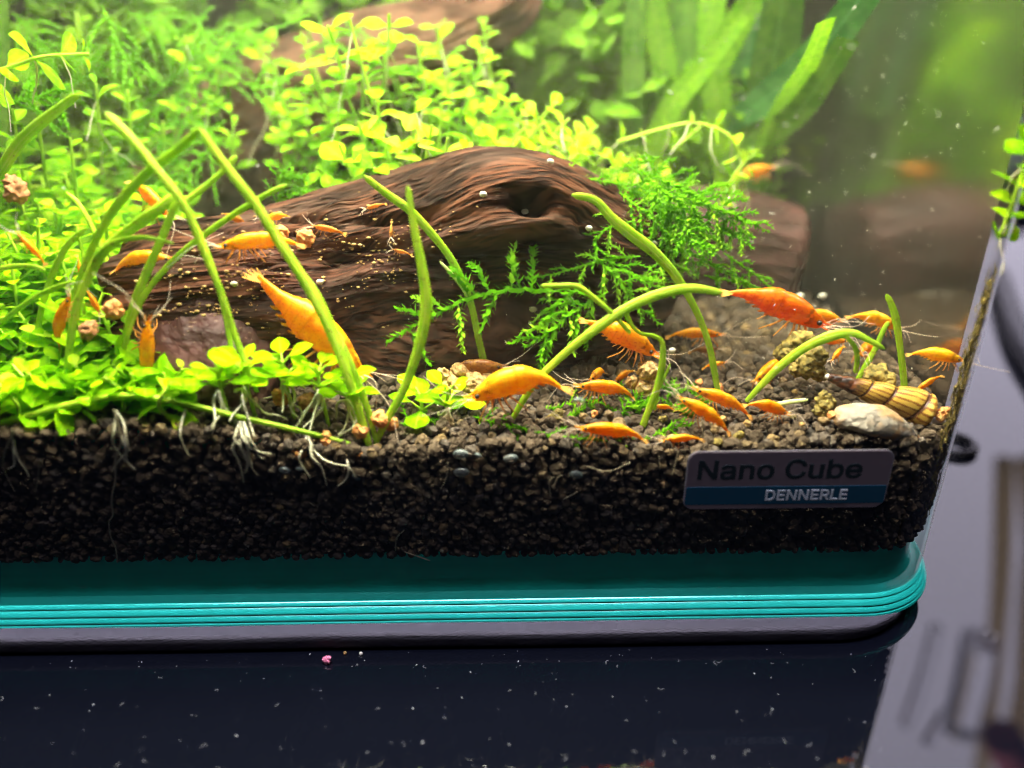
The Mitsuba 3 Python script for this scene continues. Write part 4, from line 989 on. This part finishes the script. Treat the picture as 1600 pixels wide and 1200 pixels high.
S('orange shrimp lying in the grass behind the low twisted leaf', (1120, 545), (1078, 548), .036, .037, fat=1.1, arch=.05, detail=1, key='m_shrimp_brown')
S('blurred orange shrimp high up near the right glass, beyond the end of the runner', (1206, 262), (1148, 276), .096, .096, fat=1.5, arch=.05, key='m_shrimp')
# shrimp on the log and in the left carpet
S('yellow orange shrimp walking left along the top of the log at the left', (346, 384), (468, 378), .0215, .0250, fat=1.05, arch=.07, curl=.2, key='m_shrimp_yellow')
S('orange shrimp at the left end of the log with its head to the right', (268, 404), (178, 418), .0235, .0230, fat=1.25, arch=.11, curl=.3)
S('orange shrimp partly hidden by leaves above the left end of the log', (262, 335), (205, 282), .030, .034, fat=1.35, arch=.06)
S('pale orange shrimp behind the crossing blades at the top of the log', (382, 348), (350, 332), .036, .036, fat=1.6, arch=.05, key='m_shrimp_pale', detail=1)
S('blurred orange shrimp beside the crumbs on top of the log', (418, 340), (450, 336), .034, .035, fat=1.9, arch=.06, key='m_shrimp', detail=1)
S('slim orange shrimp leaning up left in the upper part of the left carpet', (30, 366), (72, 412), .018, .019, fat=1.1, arch=.05, tilt=(.6, -.6, .5))
S('thin orange shrimp hanging upright in the left carpet', (108, 464), (88, 540), .0155, .0160, fat=.85, arch=.05, tilt=(-.9, -.4, .1))
S('small orange shrimp behind the crossed blades in the left carpet', (156, 488), (136, 452), .0150, .0155, fat=1.4, arch=.04, tilt=(.8, -.5, .2))
S('upright orange shrimp with dark eyes looking up at the left end of the log', (232, 502), (226, 606), .0130, .0135, fat=1.20, arch=.05, tilt=(.55, -.8, .1))
S('orange shrimp tail end behind the leaves, right of the upright one', (128, 440), (122, 400), .026, .027, fat=1.0, arch=.04, tilt=(.8, -.5, .2), detail=1)
for (hp, tp), lab in ((((572, 326), (602, 318)), 'tiny see-through baby shrimp near the top edge of the log'), (((611, 370), (612, 346)), 'tiny baby shrimp pointing straight down on the log'), (((614, 390), (642, 397)), 'tiny baby shrimp left of the upright blade on the log'),
                      (((490, 353), (538, 364)), 'small pale see-through shrimp beside the crumb on the log')):
    h_, t_ = logtop(*hp, .0012), logtop(*tp, .0012)
    if h_ is None or t_ is None: print('no log at', hp); continue
    shrimp_thing(lab, h_, t_, fat=1.25, arch=.06, key='m_shrimp_pale', detail=1, tilt=(0, -.7, .7), feel=.6)

# ================================================================ SNAIL AND SHELL
def tower_shell(apex, mouth, rmax):
    X = unit(mouth - apex); Ls = np.linalg.norm(mouth - apex)
    Z = unit(V(0, 0, 1) - X * X[2]); Y = np.cross(Z, X)
    n, kk, turns = 150, 72, 6.2
    s = np.linspace(0, 1, n); a = np.linspace(0, 2 * np.pi, kk, endpoint=False)
    # whorls shrink towards the apex: turn number grows with the logarithm of the radius
    rad = rmax * (.16 + .84 * s ** .92)
    turn = turns * np.log(rad / rad[0]) / np.log(rad[-1] / rad[0])
    ph = np.mod(turn[:, None] - a[None] / (2 * np.pi), 1)
    bulge = np.sin(np.pi * ph) ** .55
    ribs = .5 + .5 * np.cos(a[None] * 17 + turn[:, None] * 2)
    rr = rad[:, None] * (.84 + .16 * bulge + .016 * ribs * bulge)
    tip = np.clip(1 - ((s - .93).clip(0) / .07) ** 2, 0, 1) ** .5
    rr = rr * (.55 + .45 * tip)[:, None]
    P = apex + X * (s * Ls)[:, None, None] + rr[..., None] * (np.cos(a)[None, :, None] * Z + np.sin(a)[None, :, None] * Y)
    m = skin(P)
    uv = np.vstack([np.stack([np.broadcast_to(s[:, None], ph.shape), (a[None] + turn[:, None] * 0) / (2 * np.pi) + 0 * s[:, None]], -1).reshape(-1, 2), [[0, 0], [1, 0]]])
    col = np.vstack([np.stack([np.broadcast_to(s[:, None], ph.shape), ph, np.broadcast_to(a[None] / 6.2832, ph.shape)], -1).reshape(-1, 3), [[0, 0, 0], [1, .5, 0]]])
    return m, uv, col
def shell_fn(p, n, uv):
    w = mikit.fbm(p.x * 700, p.y * 700, p.z * 700, 2)
    rad = .16 + .84 * dr.power(dr.maximum(uv.x, 1e-4), .92)
    turn = 6.2 * dr.log(rad / .16) / math.log(1 / .16)
    ph = turn - uv.y; ph = ph - dr.floor(ph)
    st = .5 + .5 * dr.cos(uv.y * 2 * math.pi * 17 + turn * 2 + 2 * w)
    c = mix((0.56, 0.33, 0.060), (0.26, 0.10, 0.020), smoothstep(.45, .85, st * .75 + .45 * (w - .3)))
    c = mix(c, mi.Color3f(.06, .02, .008), 1 - smoothstep(.03, .10, dr.minimum(ph, 1 - ph)))
    return mix(mix((0.022, 0.012, 0.010), (0.11, 0.035, 0.015), smoothstep(.35, .65, w)), c, smoothstep(.22, .40, uv.x + .10 * (w - .5)))
mat('m_shell', two(pr(proc(shell_fn), 0.32, specular=0.5)))
ap, mo = at(1293, 588, .0145), at(1450, 642, .0110)
m, uv, _ = tower_shell(ap, mo, .0044)
k = thing('snail', 'tall spiral snail shell striped brown and yellow, with a dark tip, at the right', 'snail')
part(k, 'shell', m, 'm_shell', True, uv=uv)
part(k, 'tip', lump(ap, .00065, 2, .2, 2, 3), 'm_pale')
part(k, 'foot', lump(mo + V(.0008, -.0004, -.0026), .0024, 3, .25, 1.5, 9, (1.6, 1.0, .7)), 'm_pale')
def grey_fn(p, n, uv):
    w = mikit.fbm(p.x * 300, p.y * 300, p.z * 300, 3)
    g = mikit.noise(p.x * 2400, p.y * 2400, p.z * 2400)
    return mix(mix((0.30, 0.265, 0.22), (0.42, 0.24, 0.11), smoothstep(.48, .68, w)), (0.17, 0.15, 0.13), .5 * smoothstep(.62, .85, g))
def pit(p, n, uv): return mikit.fbm(p.x * 1100, p.y * 1100, p.z * 1100, 3)
mat('m_grey_shell', two({'type': 'bumpmap', 'arbitrary': proc(pit, 8e-5), 'scale': 0.0007, 'b': pr(proc(grey_fn), 0.65, specular=0.25)}))
def half_shell():
    n, kk = 60, 36
    a0, a1 = at(1303, 648, .0060), at(1438, 686, .0042)
    X = unit(a1 - a0); Ls = np.linalg.norm(a1 - a0)
    Z = unit(V(0, -.35, 1) - X * np.dot(V(0, -.35, 1), X)); Y = np.cross(Z, X)
    s = np.linspace(0, 1, n)
    r = np.interp(s, V(0, .03, .10, .25, .45, .62, .78, .90, 1), V(.0009, .0021, .0029, .0036, .0037, .0032, .0022, .0013, .0004))
    bend = .0016 * np.sin(np.pi * s)
    a = np.linspace(math.radians(-62), math.radians(242), kk)
    nz = meshkit.fbm(np.stack(np.broadcast_arrays(s[:, None] * 6, np.cos(a)[None] * 1.5, np.sin(a)[None] * 1.5), -1), 3, 4) - .5
    rr = r[:, None] * (1 + .38 * nz) + 0
    def surf(k_): return a0 + X * (s * Ls)[:, None, None] + Z * bend[:, None, None] + (rr * k_)[..., None] * (np.sin(a)[None, :, None] * Z * .72 + np.cos(a)[None, :, None] * Y)
    o, i_ = surf(1.0), surf(.88)
    P = np.concatenate([o, i_[:, ::-1]], 1)
    return skin(P, cap=False)
solo('empty_shell', half_shell(), 'm_grey_shell', 'pale grey and orange empty shell lying in front of the tall snail', 'shell')

# ================================================================ CRUMBS, BEADS, DIRT
def crumb(label, c, r, key='m_crumb', n=3, group=None, sub=3):
    ms = [lump(c + G.normal(0, r * .45, 3) * (i > 0), r * (1 if i == 0 else R.uniform(.5, .8)), sub, .5, 2.4, R.randrange(50)) for i in range(n)]
    k = thing('food_crumb', label, 'food crumb', group)
    scene[k] = ply(join(ms), key, True)
crumb('brownish round food crumb stuck among the crossed blades at the left', at(140, 514, .0115), .00165, 'm_crumb_brown', 2)
crumb('knobbly pink orange food crumb left of the log', at(178, 482, .0150), .00185, 'm_crumb', 3)
crumb('pale orange crumb beside the shrimp on top of the log', logtop(478, 371, .0012), .00175, 'm_crumb', 3)
crumb('pale food crumb below the blurred shrimp on the log', at(440, 362, .033), .0015, 'm_crumb', 2)
crumb('orange crumb on the soil right of the tall blades', at(592, 652, .0060), .0015)
crumb('small orange crumb behind the foot of the tall blades', at(612, 662, .0080), .0014)
crumb('orange crumb directly left of the tall blades at their foot', at(563, 672, .0045), .0014)
crumb('orange crumb on the soil edge left of the tall blades', at(464, 706, .0025), .0013)
crumb('tiny orange crumb at the soil edge under the tall blades', at(562, 708, .0020), .0007, 'm_crumb', 1)
crumb('orange crumb among the roots below the runner', at(510, 690, .0035), .0011)
crumb('pink orange crumb behind the rosette left of the tall blades', at(440, 622, .0110), .0016)
crumb('brown crumb behind the narrow leaved rosette', at(483, 628, .0115), .0019, 'm_crumb_brown', 3)
crumb('pinkish crumb at the left edge, on the carpet', at(26, 300, .030), .0022, 'm_crumb_brown', 3)
crumb('large tan crumbly lump between the largest shrimp and the brownish one', at(742, 600, .0205), .0030, 'm_crumb_tan', 6)
crumb('second tan crumbly lump left of the largest shrimp', at(708, 604, .0190), .0024, 'm_crumb_tan', 5)
crumb('column of tan crumbs under the head of the bright shrimp at the log end', at(1012, 578, .0200), .0022, 'm_crumb_tan', 5)
crumb('tan crumbs at the foot of the curling blade', at(1005, 606, .0190), .0020, 'm_crumb_tan', 5)
crumb('yellow brown crumbly lump below the deep red shrimp', at(1245, 545, .0230), .0030, 'm_algae', 7)
crumb('mossy brown lump under the twisted leaf', at(1265, 570, .0185), .0028, 'm_algae', 6)
crumb('olive brown tuft in front of the snail tip', at(1290, 628, .0120), .0020, 'm_algae', 6)
crumb('mossy lump right of the slanting blade behind the snail', at(1372, 588, .0190), .0026, 'm_algae', 5)
crumb('yellow crumb tuft on the soil left of the front shrimp', at(868, 652, gY(868, 656)), .0013, 'm_algae', 5)
crumb('pale orange nibbled bit left of the empty shell', at(1300, 648, .0065), .0008, 'm_crumb', 4)
crumb('orange bit at the mouth of the tall snail', at(1472, 645, .0085), .0012, 'm_crumb', 3)
for i in range(26):
    px, py = R.uniform(860, 1470), R.uniform(600, 700)
    p = soil_z(px, py)
    if p[0] < inset_x(p[0], p[1]) - .001 and p[1] > .002:
        crumb('small tan food crumb lying on the soil', V(p[0], p[1], p[2] + .0008), R.uniform(.0005, .0010), R.choice(['m_crumb_tan', 'm_crumb_tan', 'm_algae', 'm_crumb']), 3, 'small crumbs on the soil', 2)
# algae in the rounded corner, on the inside of the glass
al = []
for i in range(210):
    z = R.uniform(.0265, .056) if i < 160 else R.uniform(.006, .03)
    t = R.uniform(.60, 1.12)
    l_ = R.uniform(.002, .007)
    pts = []
    for q in range(4):
        r_ = RC - R.uniform(.0005, .0014)
        t += R.gauss(0, .03)
        pts.append(V(XE - RC + r_ * math.sin(t), RC - r_ * math.cos(t), z + l_ * q / 3))
    al.append(tube(pts, [R.uniform(.00006, .00022), .00005], 8, 4))
    if i % 3 == 0: al.append(lump(pts[1], R.uniform(.0002, .0005), 1, .6, 2.2, i % 30, (.8, .8, 1.5)))
setting('algae', join(al), 'm_algae', kind='stuff', smooth=True, label='brown green algae film in the rounded corner of the glass')
def bead_thing(px, py, r, Y=.0010, key='m_bead', lab='tiny glassy oval snail sitting on the inside of the front glass', group='tiny glassy snails on the front glass'):
    m = ICO[2]
    p = at(px, py, Y)
    M = rot(V(0, 1, 0), R.uniform(-40, 40))
    v = (np.array(m.vertices) * V(1.25, .6, .8)) @ M.T * r + p
    solo('tiny_snail', (v, np.array(m.faces)), key, lab, 'snail', group)
for px, py, r in ((720, 709, .00125), (721, 737, .00125), (747, 711, .0006), (798, 716, .0012), (900, 741, .0011), (557, 745, .0007), (445, 734, .0009), (468, 732, .0006), (905, 626, .0009)):
    bead_thing(px, py, r)
for px, py, Y in ((891, 468, .028), (833, 483, .029), (1050, 547, .03), (1021, 380, .04), (920, 356, .038), (500, 440, .03), (366, 443, .028), (1250, 462, .06), (1285, 462, .06), (1205, 385, .10), (1243, 388, .10), (860, 252, .05), (820, 330, .036), (755, 303, .04)):
    p = logtop(px, py, .0008)
    p = at(px, py, Y) if p is None else p
    r = 5 * mpp(p)
    m = lump(p, r, 2, .15, 1.2, R.randrange(40), (1.2, .8, .9))
    solo('pale_pebble', m, 'm_pale', 'small pale round speck resting in the background of the aquarium', 'speck', 'pale round specks in the aquarium')
# pale flecks scattered over the top of the log
fl = []
for i in range(620):
    px, py = R.choice([(R.gauss(330, 75), R.gauss(455, 40)), (R.uniform(250, 720), R.uniform(330, 520)), (R.gauss(560, 80), R.gauss(400, 40))])
    if meshkit.noise(V(px * .03, py * .05, 0), 3) < .42: continue
    p = logtop(px, py, .0001)
    if p is None: continue
    fl.append(lump(p, R.choice([.00012, .00016, .0002, .00032]) * R.uniform(.7, 1.3), 0, .3, 2, i % 20, (1.5, 1, .8)))
print('flecks', len(fl))
setting('detritus', join(fl), 'm_crumb_tan', kind='stuff', smooth=True, label='pale food flecks scattered over the log')
# suspended specks in the water
sp = []
for i in range(430):
    p = at(R.uniform(0, 1560) if i < 250 else R.uniform(1100, 1540), R.uniform(0, 620), R.uniform(.0015, .030))
    if p[0] < inset_x(p[0], p[1]) - .001 and p[2] > .034 and (p[0] > .02 or R.random() < .25):
        d = unit(G.normal(size=3)); s_ = R.choice([.00005, .00006, .00008, .00010, .00015])
        v, f = lump(V(0, 0, 0), s_, 0, .3, 2, i % 20)
        sp.append((v + np.outer(v @ d, d) * R.choice([0, 0, 1.5, 3]) + p, f))
setting('water_specks', join(sp), 'm_pale', kind='stuff', smooth=True, label='tiny white specks drifting in the water and clinging to the glass')
# dust on the glossy table and on the mat
du = []
for i in range(210):
    px, py = R.uniform(-20, 1400), (R.uniform(1010, 1045) if i % 3 == 0 else R.uniform(1010, 1210))
    p = onz(px, py, TABLE_Z + .00006)
    if p[1] > -.006: continue
    if R.random() < .8:
        v, f = lump(V(0, 0, 0), R.choice([.00004, .00005, .00006, .00007, .00013]) * R.uniform(.7, 1.3), 0, .3, 2, i % 20, (R.uniform(1, 2.2), 1, .5))
        v = v @ rot(V(0, 0, 1), R.uniform(0, 180)).T
        du.append((v + p, f))
    else:
        a_ = R.uniform(0, 6.28); l_ = R.uniform(.0004, .0012)
        q_ = [p, p + V(math.cos(a_), math.sin(a_), .1) * l_ * .5, p + V(math.cos(a_ + .8), math.sin(a_ + .8), 0) * l_]
        du.append(tube(q_, .00004, 8, 3))
setting('dust', join(du), 'm_dust', kind='stuff', smooth=True, label='white dust and lint on the glossy table')
p = onz(511, 1031, TABLE_Z + .0008)
solo('pink_crumb', join([lump(p, .0008, 2, .5, 2.2, 4), lump(p + V(-.0005, 0, .0002), .0005, 2, .5, 2, 5), lump(p + V(.0004, 0, .0005), .0005, 2, .5, 2, 6)]), 'm_pink', 'pink crumb lying on the black table in front of the mat', 'crumb')
for px, py, kk, lab in ((539, 1020, 'm_crumb_tan', 'tiny yellowish grain on the table, right of the pink crumb'), (564, 1021, 'm_pale', 'tiny white grain on the table, second to the right of the pink crumb')):
    solo('table_grain', lump(onz(px, py, TABLE_Z + .0004), .00038, 2, .3, 2, 8), kk, lab, 'grain')
# ================================================================ BESIDE AND BEHIND THE AQUARIUM
def mtube(pts, Y, wpx):
    P = np.array([mirrored(x, y, Y) for x, y in pts])
    return tube(P, wpx * .5 * mpp(at(*pts[0], Y)), 30, 12)
# black cable loop on the table beside the tank
c0 = onz(1488, 692, TABLE_Z + .0014)
ring = [c0 + V(.0062 * math.cos(a), .0066 * math.sin(a), 0) for a in np.linspace(.3, 2 * math.pi + .1, 24)]
solo('cable', tube(ring, .0012, 90, 10), 'm_black', 'black cable loop lying on the table right behind the aquarium corner', 'cable')
solo('hose', tube([onz(1560, 430, TABLE_Z + .004), onz(1590, 520, TABLE_Z + .004), onz(1640, 600, TABLE_Z + .004)], .0045, 30, 12), 'm_black', 'dark hose on the table at the far right', 'hose')
# things that stand behind at the right and show in the glossy table
def standing(name, label, cat, pts, Y, wpx, key, group=None):
    solo(name, mtube(pts, Y, wpx), key, label, cat, group)
k = thing('curtain', 'khaki curtain hanging in folds at the right, mirrored in the table', 'curtain')
for i, (x, wd) in enumerate(((1560, 30), (1598, 34), (1625, 30), (1660, 40))):
    part(k, 'fold', mtube([(x + 10, 720), (x + 22 * math.sin(i * 2.1), 960), (x - 30, 1250)], .36 + .012 * (i % 2), wd), 'm_curtain')
standing('rod', 'clear plastic rod mirrored in the table, nearest the aquarium', 'rod', [(1462, 980), (1440, 1060), (1415, 1132)], .20, 18, 'm_clear')
standing('rod', 'shorter clear plastic rod mirrored in the table', 'rod', [(1475, 1115), (1460, 1140), (1447, 1160)], .14, 16, 'm_clear')
standing('bottle', 'pale clear bottle mirrored in the table', 'bottle', [(1530, 1000), (1520, 1060), (1500, 1140)], .26, 54, 'm_clear')
standing('cloth', 'red cloth mirrored at the lower right corner of the table', 'cloth', [(1565, 1150), (1590, 1200), (1600, 1250)], .24, 60, 'm_redcloth')
# ================================================================ THE WATER: faintly cloudy, filling the tank
scene['water_medium'] = {'type': 'homogeneous', 'albedo': rgb(0.93, 0.95, 0.80), 'sigma_t': 0.52}
wz0, wz1 = 0.0, TOPZ + .0015
scene['water'] = {'type': 'cube', 'bsdf': {'type': 'null'}, 'interior': {'type': 'ref', 'id': 'water_medium'},
                  'to_world': T().translate([(XL + XE) / 2 - .0005, (.0004 + YB) / 2, (wz0 + wz1) / 2]).scale([(XE - XL) / 2 - .0015, (YB - .0006) / 2, (wz1 - wz0) / 2])}
labels['water'] = {'kind': 'structure'}
# ================================================================ WHICH ONE IT IS: things of a group are told apart by where they stand
WORDS = {1: 'leftmost', 2: 'second from the left', 3: 'third from the left', 4: 'fourth from the left', 5: 'fifth from the left'}
def nth(i): return WORDS.get(i) or f"{i}{'th' if 10 < i % 100 < 14 else {1: 'st', 2: 'nd', 3: 'rd'}.get(i % 10, 'th')} from the left"
SHORT = {CARPET: ('bright lime plant', ' of the left carpet'), MID: ('lime stem plant', ' behind the log'), RIGHT_ROW: ('yellow green plant with white roots', ' on the log top'),
         CL: ('bright moss frond', ' of the cushion at the log end'), UL: ('dark moss frond', ' of the upper left tangle'), 'stem plants among the upper left moss': ('pale stem plant', ' among the upper left moss'),
         'thin moss strands right of the cushion': ('thin moss strand straggling towards the right glass', ''), 'wispy moss tufts among the small shrimp': ('wispy moss tuft on the soil', ' among the small shrimp'),
         'strap leaves at the back': ('blurred strap shaped leaf', ' along the back'), 'blurred stem plants far back on the right': ('blurred pale stem plant', ' far back on the right'),
         'small crumbs on the soil': ('small tan food crumb', ' on the soil at the right'), 'tiny glassy snails on the front glass': ('tiny glassy oval snail', ' on the front glass'),
         'pale round specks in the aquarium': ('small pale round speck', ' in the aquarium'), 'hair thin root fibres behind the front glass': ('hair thin root fibre', ' behind the front glass')}
def where(key):
    e = next(scene[q] for q in scene if q == key or q.startswith(key + '__'))
    v = meshkit.WRITTEN[e['filename']][0].mean(0)
    d = v - CAM
    return np.dot(d, RIGHT) / np.dot(d, FWD), v[1]
members = {}
for key, d in labels.items():
    if 'group' in d: members.setdefault(d['group'], []).append((*where(key), key))
for g, found in members.items():
    if g not in SHORT: print('no short label for', g); continue
    a, b = SHORT[g]
    rows = [('', found)]
    if len(found) > 26:
        found = sorted(found, key=lambda x: x[1])
        cut = [round(len(found) * f) for f in np.linspace(0, 1, 1 + min(6, -(-len(found) // 13)))]
        names = ['front', 'second', 'third', 'fourth', 'fifth', 'back'][:len(cut) - 1]
        names[-1] = 'back'
        rows = [(f', {nm} row,', found[i:j]) for nm, i, j in zip(names, cut, cut[1:])]
    for row, part_ in rows:
        for i, (_, _, key) in enumerate(sorted(part_)):
            labels[key]['label'] = f'{a}, {nth(i + 1)}{row}{b}'
for key, d in labels.items():
    if len(d.get('label', '').split()) > 16: print('LONG', key, d['label'])
